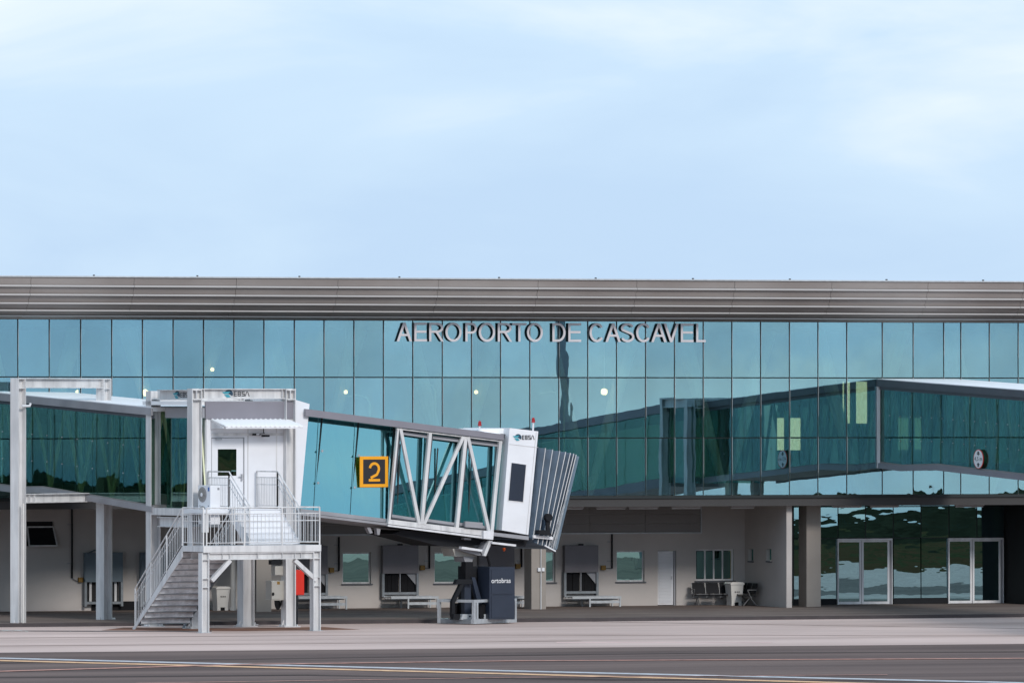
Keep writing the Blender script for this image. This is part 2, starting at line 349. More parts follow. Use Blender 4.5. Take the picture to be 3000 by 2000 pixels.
m.build('lit_pane_edge', 'steel_paint', tb)  # pale strips paint the lit edges of the panes, no separate trim
m = MB(); m.box(FA, XL, XR, -.03, .25, TZ[0] - .10, TZ[0] + .004); m.build('sill_beam', 'gasket', tb)
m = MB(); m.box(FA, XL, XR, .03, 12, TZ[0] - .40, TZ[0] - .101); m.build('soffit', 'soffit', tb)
m = MB(); m.box(FA, XL, XR, .25, 12, TZ[0] - .1, TZ[0] + .02); m.build('upper_floor', 'interior_floor', tb)
m = MB(); m.box(FA, XL, XR, 8.0, 8.3, TZ[0] + .021, TZ[3] - .3); m.build('rear_wall', 'interior_wall', tb)
m = MB(); m.box(FA, XL, XR, .22, 12, TZ[3] - .29, TZ[3] - .02); m.build('ceiling', 'interior_wall', tb)
m = MB(); m.box(FA, XL - .3, XL, 0, 12, TZ[0], TZ[3] + 1); m.box(FA, XR, XR + .3, 0, 12, TZ[0], TZ[3] + 1); m.build('end_wall', 'interior_wall', tb)
# interior V columns
x = FA.x(120)
while x < XR - 3:
    for s_ in (-1, 1):
        MB().tube([(x, 1.5, TZ[0] + .02), (x + s_ * 1.75, 1.5, TZ[3] - .3)], [.14, .34], 10).build('interior_strut', 'interior_column', tb)
    x += 5.45
# stepped eaves
PZ = [FA.z(0, v, -1.0) for v in (930, 922, 906, 885, 860, 834, 812)]
PY = [-.10, -.62, -1.05, -1.35, -1.55, -1.68, -1.74]
JX = []; x = XL - .2
while x < XR: JX.append(x); x += 3.9
JX.append(XR + .2)
for k in range(6):
    for i in range(len(JX) - 1):
        off = rp.uniform(-.006, .006); a, b = JX[i] + .006, JX[i + 1] - .006
        m = MB(); m.prismx(FA, [(PY[k] + off, PZ[k] + .006), (PY[k + 1] + off, PZ[k + 1] - .004), (PY[k + 1] + .16, PZ[k + 1] - .004), (PY[k] + .12, PZ[k] + .02)], a, b)
        ep = m.build('eaves_panel', 'fascia', tb)
        if k < 5:
            h_ = .022 + .006 * k
            m = MB(); m.box(FA, a, b, PY[k + 1] - .075, PY[k + 1] - .012, PZ[k + 1] - .03 - h_, PZ[k + 1] - .028 + .022); m.build('lip', 'fascia_lip', ep)
m = MB(); m.box(FA, XL - .3, XR + .3, PY[6] - .06, PY[6] + .3, PZ[6] + .002, PZ[6] + .05); m.build('roof_edge_trim', 'galvanised', tb)
m = MB(); m.prismx(FA, [(PY[6] + .2, PZ[6] + .045), (14, PZ[6] + .3), (14, TZ[3] - .01), (.02, TZ[3] - .01), (-.05, PZ[0] + .03)], XL - .3, XR + .3); m.build('roof', 'fascia', tb)
for u in (275, 578, 877, 1170, 1462, 1745, 2030, 2314, 2597, 2880):
    x = FA.x(u, -1.7); MB().box(FA, x - .02, x + .02, PY[6] - .03, PY[6] + .1, PZ[6] + .051, PZ[6] + .10).build('roof_clip', 'charcoal', tb)

# ground-floor wall with openings
def Wx(u, y=YW): return FA.x(u, y)
def Wz(u, v, y=YW): return FA.z(u, v, y)
WT = TZ[0] - .401
XC = Wx(2182)
ops = []          # (x0,x1,z0,z1)
def opening(u0, u1, v0, v1): r = (Wx(u0), Wx(u1), Wz(u0, v1), Wz(u0, v0)); ops.append(r); return r
O_aw = opening(78, 158, 1527, 1599)
O_w1 = opening(1003, 1087, 1617, 1709); O_w2 = opening(1272, 1356, 1616, 1708); O_w3 = opening(1543, 1627, 1613, 1705); O_w4 = opening(1806, 1888, 1612, 1703)
O_w5 = opening(2038, 2150, 1608, 1700); O_d = opening(1927, 1981, 1612, 1774); O_d = (O_d[0], O_d[1], SLAB_Z, O_d[3]); ops[-1] = O_d
xs = sorted({XL, XC} | {o[0] for o in ops} | {o[1] for o in ops}); zs = sorted({SLAB_Z - .05, WT} | {o[2] for o in ops} | {o[3] for o in ops})
m = MB()
for i in range(len(xs) - 1):
    run = None; cells = []
    for j in range(len(zs) - 1):
        cx, cz = (xs[i] + xs[i + 1]) / 2, (zs[j] + zs[j + 1]) / 2
        if not any(o[0] < cx < o[1] and o[2] < cz < o[3] for o in ops): cells.append((zs[j], zs[j + 1]))
    merged = []
    for a, b in cells:
        if merged and abs(merged[-1][1] - a) < 1e-6: merged[-1][1] = b
        else: merged.append([a, b])
    for a, b in merged: m.box(FA, xs[i], xs[i + 1], YW, YW + .25, a, b)
m.build('ground_floor_wall', 'plaster', tb)
# return wall with two slit windows
YE = YW
for _ in range(120):
    if FA.x(2308, YE) < XC + 1e-3: break
    YE -= .05
YE = max(YE, .45)
Yr = Frame(XC, YW, -90)        # x runs towards the camera
L_ret = YW - YE
def Rhit(u, v): return Yr.hit(u, v, 0)
so_ = []
for u0, u1, v0, v1 in ((2193, 2207, 1607, 1642), (2246, 2260, 1607, 1642)):
    a, b = Rhit(u0, v1), Rhit(u1, v0); so_.append((a[0], b[0], a[1], b[1]))
xs2 = sorted({0, L_ret} | {o[0] for o in so_} | {o[1] for o in so_}); m = MB()
for i in range(len(xs2) - 1):
    c = (xs2[i] + xs2[i + 1]) / 2; hit_ = [o for o in so_ if o[0] < c < o[1]]
    if hit_: m.box(Yr, xs2[i], xs2[i + 1], 0, .22, SLAB_Z - .05, hit_[0][2]); m.box(Yr, xs2[i], xs2[i + 1], 0, .22, hit_[0][3], WT)
    else: m.box(Yr, xs2[i], xs2[i + 1], 0, .22, SLAB_Z - .05, WT)
rw = m.build('return_wall', 'plaster', tb)
for o in so_:
    wn = MB().box(Yr, o[0] + .02, o[1] - .02, .12, .14, o[2] + .02, o[3] - .02).build('slit_window', 'window_glass', tb)
    MB().box(Yr, o[0] - .04, o[1] + .04, -.03, .10, o[2] - .05, o[2] - .002).build('sill', 'charcoal', wn)
# horizontal panels over the hatches
m_z = [Wz(1700, v, YW - .06) for v in (1560, 1534, 1506, 1478, 1450)]
xp0, xp1 = Wx(905, YW - .06), Wx(2052, YW - .06)
nseg = 7
for k in range(4):
    for i in range(nseg):
        a = xp0 + (xp1 - xp0) * i / nseg; b = xp0 + (xp1 - xp0) * (i + 1) / nseg
        slab_obj('wall_panel', 'wall_panel', tb, FA, a + .006, b - .006, YW - .06 - rp.uniform(0, .006), YW - .01, m_z[k] + .008, min(m_z[k + 1], WT) - .008)
m = MB(); m.box(FA, xp1, xp1 + .05, YW - .10, YW - .01, m_z[0] - .05, WT); m.box(FA, xp0, xp1, YW - .10, YW - .01, m_z[0] - .05, m_z[0]); m.build('panel_trim', 'galvanised', tb)
# windows
def window(o, kind='fixed', mt='steel_paint', setback=.12):
    x0, x1, z0, z1 = o; Y = YW + setback
    fr_ = MB(); t = .06
    fr_.box(FA, x0, x1, Y, Y + .06, z0, z0 + t); fr_.box(FA, x0, x1, Y, Y + .06, z1 - t, z1); fr_.box(FA, x0, x0 + t, Y, Y + .06, z0 + t, z1 - t); fr_.box(FA, x1 - t, x1, Y, Y + .06, z0 + t, z1 - t)
    wn = fr_.build('window', mt, tb)
    slab_obj('sill', 'charcoal', wn, FA, x0 - .05, x1 + .06, YW - .05, YW + .10, z0 - .05, z0 - .003)
    if kind == 'fixed':
        slab_obj('pane', 'window_glass', wn, FA, x0 + t, x1 - t, Y + .02, Y + .03, z0 + t, z1 - t, yaw=math.radians(rp.uniform(-3, 3)))
    else:
        n = 4; s_ = (x1 - x0 - 2 * t) / n
        for i in range(n):
            a = x0 + t + i * s_; slab_obj('pane', 'window_glass', wn, FA, a + .03, a + s_ - .03, Y + .02, Y + .03, z0 + t + .02, z1 - t - .02, yaw=math.radians(rp.uniform(-2, 2)))
            if i: slab_obj('glazing_bar', mt, wn, FA, a - .03, a + .03, Y - .002, Y + .05, z0 + t, z1 - t)
    MB().box(FA, x0 - .1, x1 + .1, YW + .9, YW + .95, z0 - .1, z1 + .1).build('dark_backing', 'dark_void', wn)  # black sheet stands for the unlit room behind the pane
    return wn
for o in (O_w1, O_w2, O_w3, O_w4): window(o)
window(O_w5, 'four')
# open awning window
x0, x1, z0, z1 = O_aw
aw = MB().box(FA, x0, x1, YW + .2, YW + .24, z0, z1).build('awning_window', 'dark_void', tb)
m = MB(); zt = z1 - (z1 - z0) * .22
pa = [Vector((x0 + .03, YW + .02, zt)), Vector((x1 - .03, YW + .02, zt)), Vector((x1 + .01, YW - .42, z0 + .02)), Vector((x0 - .01, YW - .42, z0 + .02))]
for i in range(4): m.bar(pa[i], pa[(i + 1) % 4], .05)
m.build('sash', 'steel_paint', aw)
m = MB(); m.add(pa, [(0, 1, 2, 3)]); m.build('pane', 'black_rubber', aw)
# louvred door
x0, x1, z0, z1 = O_d
dr = MB().box(FA, x0 + .02, x1 - .09, YW + .10, YW + .14, z0 + .02, z1 - .02).build('louvred_door', 'white_paint', tb)
nl = 34
for i in range(nl):
    z = z0 + .10 + (z1 - z0 - .2) * i / nl
    slab_obj('louvre', 'panel_white', dr, FA, x0 + .08, x1 - .15, YW + .07, YW + .098, z, z + (z1 - z0 - .2) / nl * .72, tilt=.25)
MB().box(FA, x1 - .085, x1 - .02, YW + .03, YW + .15, z0, z1 - .01).build('door_jamb', 'rail_grey', dr)
MB().box(FA, x1 - .19, x1 - .14, YW + .03, YW + .08, z0 + 1.0, z0 + 1.12).build('handle', 'chrome', dr)
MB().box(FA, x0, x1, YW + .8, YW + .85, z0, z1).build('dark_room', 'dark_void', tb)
# pipes and switch boxes
for k, (u, v0, v1, ub) in enumerate(((211, 1460, 1692, 236), (993, 1572, 1671, 971), (1258, 1562, 1664, 1237), (1793, 1562, 1664, 1767), (1528, 1575, 1660, 1517))):
    m = MB(); x = Wx(u, YW - .05); za, zb = Wz(u, v1, YW - .05), min(Wz(u, v0, YW - .05), WT)
    m.tube([(x, YW - .05, za), (x, YW - .05, zb)], .035, 8); p = m.build('drain_pipe' if k == 0 else 'conduit', 'black_rubber', tb)
    xb = Wx(ub, YW - .05); zz = za + (.0 if k else -.1)
    m = MB(); m.tube([(x, YW - .05, za), ((x + xb) / 2, YW - .06, za - .12 if k == 0 else za + .01), (xb, YW - .06, zz)], .014, 6); m.build('cable', 'charcoal', p)
    MB().box(FA, xb - .09, xb + .09, YW - .12, YW - .002, zz - .06, zz + .12).build('switch_box', 'yellow_box', p)
    for f in (.2, .75): MB().box(FA, x - .18, x + .05, YW - .04, YW - .002, za + (zb - za) * f, za + (zb - za) * f + .03).build('clip', 'rail_grey', p)
# building columns
for u, nm in ((2363, 'a'), (1557, 'b'), (751, 'c')):
    yc = 1.5; x0 = FA.x(u, yc); x1 = x0 + .58
    c_ = MB().box(FA, x0, x1, yc, yc + .85, SLAB_Z - .02, WT).build('column', 'column_plaster', tb)
    if u == 1557:
        xq = FA.x(1585, yc - .05); MB().tube([(xq, yc - .04, SLAB_Z), (xq, yc - .04, WT - .3)], .025, 8).build('conduit', 'steel_paint', c_)
        for dx in (-.08, .08): MB().box(FA, xq + dx - .05, xq + dx + .05, yc - .09, yc - .002, 1.55, 1.68).build('socket', 'panel_white', c_)
# ground-floor glazing and automatic doors
YG = 4.0
gx = [FA.x(u, YG) for u in (2325, 2455, 2535.6, 2617, 2698, 2780, 2862, 2941)]
gz = [FA.z(2600, 1772, YG), FA.z(2600, 1752.5, YG), FA.z(2600, 1575.5, YG), FA.z(2600, 1483, YG), WT]
gz[0] = SLAB_Z
bays = [(gx[0], gx[1]), (gx[1], gx[2]), (gx[2], gx[3]), (gx[3], gx[4]), (gx[4], gx[5]), (gx[5], gx[6]), (gx[6], gx[7])]
doors = (1, 2, 5, 6)
for i, (a, b) in enumerate(bays):
    for r in (1, 2, 3):
        if r == 1 and i in doors: continue
        slab_obj('glass_pane', 'door_glass', tb, FA, a + .02, b - .02, YG, YG + .02, gz[r] + .02, gz[r + 1] - .02, tilt=math.radians(-.47 + rp.gauss(0, .04)), yaw=math.radians(rp.gauss(0, .3)))
    if i not in doors: MB().box(FA, a, b, YG - .03, YG + .1, gz[0], gz[1]).build('plinth', 'black_paint', tb)
m = MB()
for i, x in enumerate(gx): m.box(FA, x - .022, x + .022, YG + .01, YG + .12, gz[2] if i in (1, 2, 3, 5, 6, 7) else gz[1], gz[4])
m.box(FA, gx[4] - .022, gx[4] + .022, YG + .01, YG + .12, gz[1], gz[2] - .001)
for z in gz[2:4]: m.box(FA, gx[0], gx[-1], YG + .02, YG + .11, z - .02, z + .02)
m.build('glazing_frame', 'gasket', tb)
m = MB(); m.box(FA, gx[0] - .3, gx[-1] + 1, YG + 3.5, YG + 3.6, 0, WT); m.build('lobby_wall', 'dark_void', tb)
for (u0, u1, us) in ((2454, 2615, (2518, 2532, 2600)), (2779, 2941, (2843, 2856, 2926))):
    a, b = FA.x(u0, YG - .1), FA.x(u1, YG - .1); z1 = gz[2] - .01; Y = YG - .10
    dd_ = MB(); dd_.box(FA, a, b, Y, Y + .16, z1 - .07, z1); dd_.box(FA, a, a + .035, Y, Y + .16, gz[0], z1 - .072); dd_.box(FA, b - .035, b, Y, Y + .16, gz[0], z1 - .072)
    do = dd_.build('sliding_door', 'white_paint', tb)
    s1, s2, s3 = [FA.x(q, Y) for q in us]
    for (l, r) in ((a + .04, (s1 + s2) / 2 - .012), ((s1 + s2) / 2 + .012, s3 + .09)):
        wdt = .075; mm = MB(); zb = gz[0] + .01; zt = z1 - .075
        mm.box(FA, l, r, Y + .03, Y + .08, zb, zb + .10); mm.box(FA, l, r, Y + .03, Y + .08, zt - .06, zt); mm.box(FA, l, l + (.02 if l < s1 - .5 else wdt), Y + .03, Y + .08, zb + .102, zt - .062); mm.box(FA, r - wdt, r, Y + .03, Y + .08, zb + .102, zt - .062)
        lf = mm.build('door_leaf', 'white_paint', do)
        slab_obj('door_pane', 'door_glass', do, FA, l + .02, r - wdt, Y + .05, Y + .06, zb + .11, zt - .065, tilt=math.radians(-.44 + rp.gauss(0, .04)), yaw=math.radians(rp.gauss(0, .3)))
    MB().box(FA, s3 + .10, b - .04, Y + .06, Y + .14, gz[0], z1 - .073).build('side_panel', 'rail_grey', do)
m = MB(); x0 = gx[-1] + .05; m.box(FA, x0, XR, YG + .3, YG + .5, SLAB_Z - .02, WT); m.build('dark_passage', 'dark_void', tb)  # black sheet paints the darkness of an open passage
MB().box(FA, x0, x0 + .3, 1.5, YG + .29, SLAB_Z - .02, WT).build('dark_passage_side', 'dark_void', tb)  # black cheek closing the same painted darkness

# ------------------------------------------------------------------ lamps under the soffit
tl_lab = {1665: 'short pale tube lamp on soffit just right of the pleated canopy', 1790: 'dim tube lamp on soffit over the middle wall window', 1885: 'pale tube lamp on soffit above the white louvred door', 2010: 'dim tube lamp at right end of the panelled strip',
          2175: 'angled tube lamp on soffit over the waiting benches', 2480: 'dark tube lamp above left sliding door', 2590: 'pale tube lamp between column and blue reflection above glazing', 2840: 'pale tube lamp above the right sliding door'}
for u, lb in tl_lab.items():
    y = 1.2 if u < 2400 else 2.2; x = FA.x(u, y); fr_ = Frame(x, y, 20 if u == 2175 else 0); z = WT - .02
    t_ = empty('tube_lamp', (x, y, z), lb, 'lamp', 'tube lamps under the soffit')
    MB().box(fr_, -.6, .6, -.05, .05, z - .05, z + .018).build('housing', 'tube_lamp', t_)
    MB().tube([fr_.w(-.57, 0, z - .075), fr_.w(.57, 0, z - .075)], .018, 8).build('tube', 'panel_white', t_)

# ------------------------------------------------------------------ lettering on the glass
sg = empty('airport_name_sign', (FA.x(1600), -.3, TZ[3] - .8), 'raised silver letters reading AEROPORTO DE CASCAVEL across the top glass', 'sign')
LT = [('A', 352, 447), ('E', 462, 541), ('R', 555, 646), ('O', 657, 758), ('P', 782, 854), ('O', 866, 968), ('R', 985, 1074), ('T', 1075, 1165), ('O', 1168, 1267), ('D', 1327, 1409), ('E', 1427, 1507), ('C', 1558, 1650), ('A', 1660, 1755), ('S', 1757, 1840), ('C', 1850, 1943), ('A', 1947, 2042), ('V', 2025, 2118), ('E', 2132, 2211), ('L', 2228, 2287)]
def arc(cx, cy, rx, ry, a0, a1, n=22): return [(cx + rx * math.cos(math.radians(a0 + (a1 - a0) * k / n)), cy + ry * math.sin(math.radians(a0 + (a1 - a0) * k / n))) for k in range(n + 1)]
def ribbon(pts, w_):
    L_, R_ = [], []
    for i, p in enumerate(pts):
        q0, q1 = pts[max(i - 1, 0)], pts[min(i + 1, len(pts) - 1)]; dx, dz = q1[0] - q0[0], q1[1] - q0[1]; ln = math.hypot(dx, dz) or 1
        nx, nz = -dz / ln * w_ / 2, dx / ln * w_ / 2; L_.append((p[0] + nx, p[1] + nz)); R_.append((p[0] - nx, p[1] - nz))
    return [[L_[i], L_[i + 1], R_[i + 1], R_[i]] for i in range(len(pts) - 1)]
def glyph(ch, x0, x1, z0, z1, w_):
    "list of convex pieces, constant stroke width"
    W_, H_ = x1 - x0, z1 - z0; h = w_ / 2; zm = z0 + H_ * .52; P = []
    def hb(a, b, z): P.append([[(a, z - h), (b, z - h), (b, z + h), (a, z + h)]])
    def vb(x, a=z0, b=z1): P.append([[(x - h, a), (x + h, a), (x + h, b), (x - h, b)]])
    cx = (x0 + x1) / 2; k = w_ * 1.12
    if ch == 'A': P.append([[(x0, z0), (x0 + k, z0), (cx + k * .5, z1), (cx - k * .5, z1)]]); P.append([[(x1 - k, z0), (x1, z0), (cx + k * .5, z1), (cx - k * .5, z1)]]); hb(x0 + W_ * .24, x1 - W_ * .24, z0 + H_ * .34)
    elif ch == 'V': P.append([[(x0, z1), (x0 + k, z1), (cx + k * .5, z0), (cx - k * .5, z0)]]); P.append([[(x1 - k, z1), (x1, z1), (cx + k * .5, z0), (cx - k * .5, z0)]])
    elif ch in 'EL':
        vb(x0 + h); hb(x0 + w_, x1, z0 + h)
        if ch == 'E': hb(x0 + w_, x1, z1 - h); hb(x0 + w_, x1 - W_ * .05, zm)
    elif ch == 'T': hb(x0, x1, z1 - h); vb(cx, z0, z1 - w_)
    elif ch == 'O': P.append(ribbon(arc(cx, (z0 + z1) / 2, W_ / 2 - h, H_ / 2 - h, 0, 360, 40), w_))
    elif ch == 'C': P.append(ribbon(arc(cx + W_ * .02, (z0 + z1) / 2, W_ / 2 - h, H_ / 2 - h, 38, 322, 34), w_))
    elif ch == 'D': vb(x0 + h); P.append(ribbon([(x0 + w_, z1 - h), (x0 + W_ * .42, z1 - h)] + arc(x0 + W_ * .42, (z0 + z1) / 2, W_ * .58 - h, H_ / 2 - h, 90, -90, 24) + [(x0 + w_, z0 + h)], w_))
    elif ch in 'PR':
        zb = z0 + H_ * (.42 if ch == 'P' else .46); vb(x0 + h); r = (z1 - zb) / 2; e = .93 if ch == 'R' else 1
        P.append(ribbon([(x0 + w_, z1 - h), (x0 + W_ * .55, z1 - h)] + arc(x0 + W_ * .55, (z1 + zb) / 2, W_ * (.45 * e) - h, r - h, 90, -90, 16) + [(x0 + w_, zb + h)], w_))
        if ch == 'R': P.append([[(x1 - k, z0), (x1, z0), (x0 + W_ * .62, zb + .002), (x0 + W_ * .62 - k, zb + .002)]])
    elif ch == 'S':
        r = (H_ - w_) / 4; za, zc = z1 - h - r, z0 + h + r
        P.append(ribbon(arc(cx, za, W_ / 2 - h, r, 25, 200, 18) + arc(cx, zc, W_ / 2 - h, r, 55, -160, 22), w_))
    return P
for ch, a, b in LT:
    x0, x1 = FA.x(1000 + a / 2.138, -.24), FA.x(1000 + b / 2.138, -.24); rd = .008 if ch in 'OCS' else 0
    z0, z1 = FA.z(1500, 1000.5, -.24) - rd, FA.z(1500, 945.7, -.24) + rd
    gl = glyph(ch, x0, x1, z0, z1, .084); mf, mr = MB(), MB()
    for i, st_ in enumerate(gl):
        for q in st_: mf.prism(FA, q, -.155 - i * .0015, -.142); mr.prism(FA, q, -.1418, -.07 + i * .0015)
    lt = mf.build('letter', 'letter_face', sg); mr.build('letter_return', 'letter_side', lt)

# ------------------------------------------------------------------ lights and posts behind the glass
for u, v, lb in ((227, 1148, 'small warm light behind glass right of the leftmost portal column'), (426, 1150, 'warm starry light behind glass left of the portal with the small emblem'), (622, 1082, 'pair of warm lights high behind glass over the stair door'), (1013, 1148, 'bright warm light behind glass left under the first raised letters'),
                 (1395, 1148, 'small round warm light behind glass above the boarding tunnel'), (1770, 1147, 'largest warm starry light behind glass under the word on the right')):
    y = .9; x, z = FA.hit(u, v, y); r = .12 if u in (426, 1770) else .07
    pl_ = empty('pendant_lamp', (x, y, z), lb, 'lamp', 'warm lamps behind the upper glass')
    MB().tube([(x, y, z - r), (x, y, z - r * .5), (x, y, z + r * .5), (x, y, z + r)], [r * .5, r, r, r * .4], 10).build('bulb', 'warm_light', pl_)
    MB().tube([(x, y, z + r), (x, y, TZ[3] - .3)], .015, 6).build('cord', 'interior_column', pl_)
for u, v0, v1, lb in ((1275, 1145, 1245, 'tall pale lamp post with curved arm seen in the glass above the tunnel'), (1652, 1170, 1260, 'pale lamp post seen in the glass right of the red beacons'), (1083, 1180, 1225, 'short pale lamp post seen in the glass near the white fin')):
    y = .8; x, z = FA.hit(u, v0, y)
    p_ = empty('indoor_post', (x, y, TZ[0]), lb, 'post', 'pale posts behind the glass')
    MB().tube([(x, y, TZ[0] + .02), (x, y, z)], .045, 8).build('shaft', 'brace_pale', p_)
    MB().tube([(x, y, z), (x - .12, y, z + .2), (x - .5, y, z + .3), (x - 1.0, y, z + .22)], .03, 6).build('arm', 'brace_pale', p_)
for (u0, u1, v0, v1, lb) in ((2276, 2345, 1224, 1318, 'glowing yellow green doorway seen through the glass left of the right walkway'), (2468, 2540, 1118, 1240, 'glowing room corner seen through the glass beside the walkway junction')):
    y = 3.2; x0, z1 = FA.hit(u0, v0, y); x1, z0 = FA.hit(u1, v1, y)
    p_ = empty('lit_doorway', ((x0 + x1) / 2, y, z0), lb, 'doorway', 'lit rooms behind the glass')
    MB().box(FA, x0, x1, y, y + .05, z0, z1).build('light_panel', 'room_light', p_)
    t = .05
    for a, b, c, d in ((x0 - t, x1 + t, z1, z1 + t), (x0 - t, x1 + t, z0 - t, z0), (x0 - t, x0, z0, z1), (x1, x1 + t, z0, z1), (x0 + .3 * (x1 - x0), x0 + .3 * (x1 - x0) + .25, z0, z1)):
        MB().box(FA, a, b, y - .03, y - .002, c, d).build('frame', 'interior_wall', p_)

mxp = FA.x(1650, 62.0); mst = empty('light_mast', (mxp, -62, 0), 'tall mast mirrored as a dark wavy band in the glass left of the word CASCAVEL', 'mast')
MB().tube([(mxp, -62, 0), (mxp, -62, 12), (mxp, -62, 24)], [.20, .15, .10], 12).build('pole', 'rail_grey', mst)
MB().tube([(mxp, -62, 0), (mxp, -62, .5)], .4, 12).build('base', 'apron_concrete', mst)

# ------------------------------------------------------------------ baggage hatches and roller tables
def hatch(u0, u1, v0, v1, vb, blue=False, lab=None, cable=False):
    Y = YW; pro = .28; mt = 'hatch_blue' if blue else 'hatch_cover'
    x0, x1 = FA.x(u0, Y - pro), FA.x(u1, Y - pro); z1, z0, zb = FA.z(u0, v0, Y - pro), FA.z(u0, v1, Y - pro), FA.z(u0, vb, Y - pro)
    h = empty('baggage_hatch', ((x0 + x1) / 2, Y, zb), lab, 'baggage hatch', 'baggage hatches along the ground-floor wall')
    MB().box(FA, x0, x1, Y - pro, Y - .002, z0, z1).build('cover', mt, h)
    for x in ((x0 + x1) / 2 - .07, (x0 + x1) / 2 + .04): MB().box(FA, x - .04, x + .04, Y - pro, Y - pro + .08, z1 + .002, z1 + .06).build('roller_bracket', 'black_paint', h)
    m = MB(); t = .07
    m.box(FA, x0 - .02, x0 + t, Y - pro + .02, Y - .003, zb - .12, z0 - .002); m.box(FA, x1 - t, x1 + .02, Y - pro + .02, Y - .003, zb - .12, z0 - .002); m.box(FA, x0 + t + .002, x1 - t - .002, Y - pro + .03, Y - .003, zb - .04, zb + .05)
    m.build('frame', 'galvanised_dark', h)
    if not blue:
        xm = (x0 + x1) / 2
        for a, b in ((x0 + t + .02, xm - .03), (xm + .03, x1 - t - .02)):
            n = 4
            for i in range(n):
                p = a + (b - a) * i / n; slab_obj('curtain_strip', 'black_rubber', h, FA, p + .004, p + (b - a) / n - .004, Y - .10 - rp.uniform(0, .04), Y - .08, zb + .055, z0 - .01)
        MB().box(FA, xm - .012, xm + .012, Y - .2, Y - .17, zb + .06, z0 - .01).build('centre_bar', 'chrome', h)
        m = MB(); m.prism(FA, [(x1 - .45, z0 - .01), (x1 - t, z0 - .01), (x1 - t, z0 - .45)], Y - .18, Y - .15); m.build('torn_flap', 'rail_grey', h)
    else:
        MB().box(FA, x0 + .12, x1 - .12, Y - .05, Y - .01, zb + .06, z0 - .01).build('opening', 'dark_void', h)
        for a in (x0 + .2, x1 - .28): MB().box(FA, a, a + .09, Y - .12, Y - .052, zb + .06, z0 - .01).build('inner_post', 'steel_paint', h)
        m = MB(); m.tube([(x0 + .1, Y - pro - .03, z1 - .03), (x0 + .35, Y - pro - .03, z1 + .09), (x0 + .8, Y - pro - .03, z1 + .04)], .03, 8); m.tube([(x0 - .03, Y - pro, z1 - .1), (x0 - .05, Y - pro, (z0 + z1) / 2), (x0 - .02, Y - pro, z0 + .1)], .02, 6); m.build('hose', 'hatch_blue', h)
    return h
hatch(250, 360, 1618, 1704, 1766, True, 'blue grey baggage hatch behind the second portal column at left')
hatch(414, 524, 1618, 1704, 1766, True, 'blue grey baggage hatch partly hidden behind the stair rail')
hatch(857, 960, 1599, 1682, 1740, lab='dark hatch behind the red cabinet and stair platform post')
hatch(1122, 1226, 1597, 1679, 1738, lab='grey hatch with black strip curtain between the two wavy green windows')
hatch(1404, 1507, 1596, 1678, 1737, lab='grey hatch behind the navy cabinet of the boarding bridge')
hatch(1655, 1753, 1597, 1676, 1735, lab='grey hatch with black strip curtain right of the pleated canopy')
MB().box(FA, Wx(268, YW - .04), Wx(520, YW - .04), YW - .04, YW - .002, SLAB_Z, SLAB_Z + .34).build('dark_void_strip', 'black_rubber', tb)  # black strip paints the dark void under the hatches
def table(u0, u1, ul, lab):
    Y0, Y1 = YW - 1.15, YW - .25; ym = (Y0 + Y1) / 2
    x0, x1 = FA.x(u0, ym), FA.x(u1, Y0); xl = FA.x(ul, Y0); zt = FA.z(u1, 1745, Y0)
    t = empty('roller_table', ((x0 + x1) / 2, ym, SLAB_Z), lab, 'roller table', 'steel roller tables under the hatches')
    m = MB()
    for y in (Y0, Y1): m.box(FA, x0, x1, y - .03, y + .03, zt - .09, zt)
    m.build('side_rail', 'galvanised', t)
    n = 16
    for i in range(n):
        x = x0 + .05 + (x1 - x0 - .1) * i / (n - 1); MB().tube([(x, Y0 + .032, zt - .03), (x, Y1 - .032, zt - .03)], .024, 6).build('roller', 'galvanised', t)
    for x in (xl, x1 - .05):
        for y in (Y0, Y1): MB().box(FA, x - .03, x + .03, y - .03, y + .03, SLAB_Z, zt - .092).build('leg', 'galvanised', t)
    MB().box(FA, xl + .032, x1 - .082, Y0 - .01, Y0 + .02, SLAB_Z + .14, SLAB_Z + .24).build('cross_rail', 'galvanised', t)
    MB().box(FA, x0 + .02, x1 - .1, Y0 + .1, Y1 - .05, zt - .14, zt - .11).build('tray', 'galvanised_dark', t)
table(865, 1018, 930, 'roller table behind the stair platform post at left')
table(1135, 1285, 1196, 'roller table left of the wheeled lift base')
table(1410, 1556, 1470, 'roller table behind the wheeled lift base')
table(1665, 1820, 1728, 'roller table right of the pleated canopy')

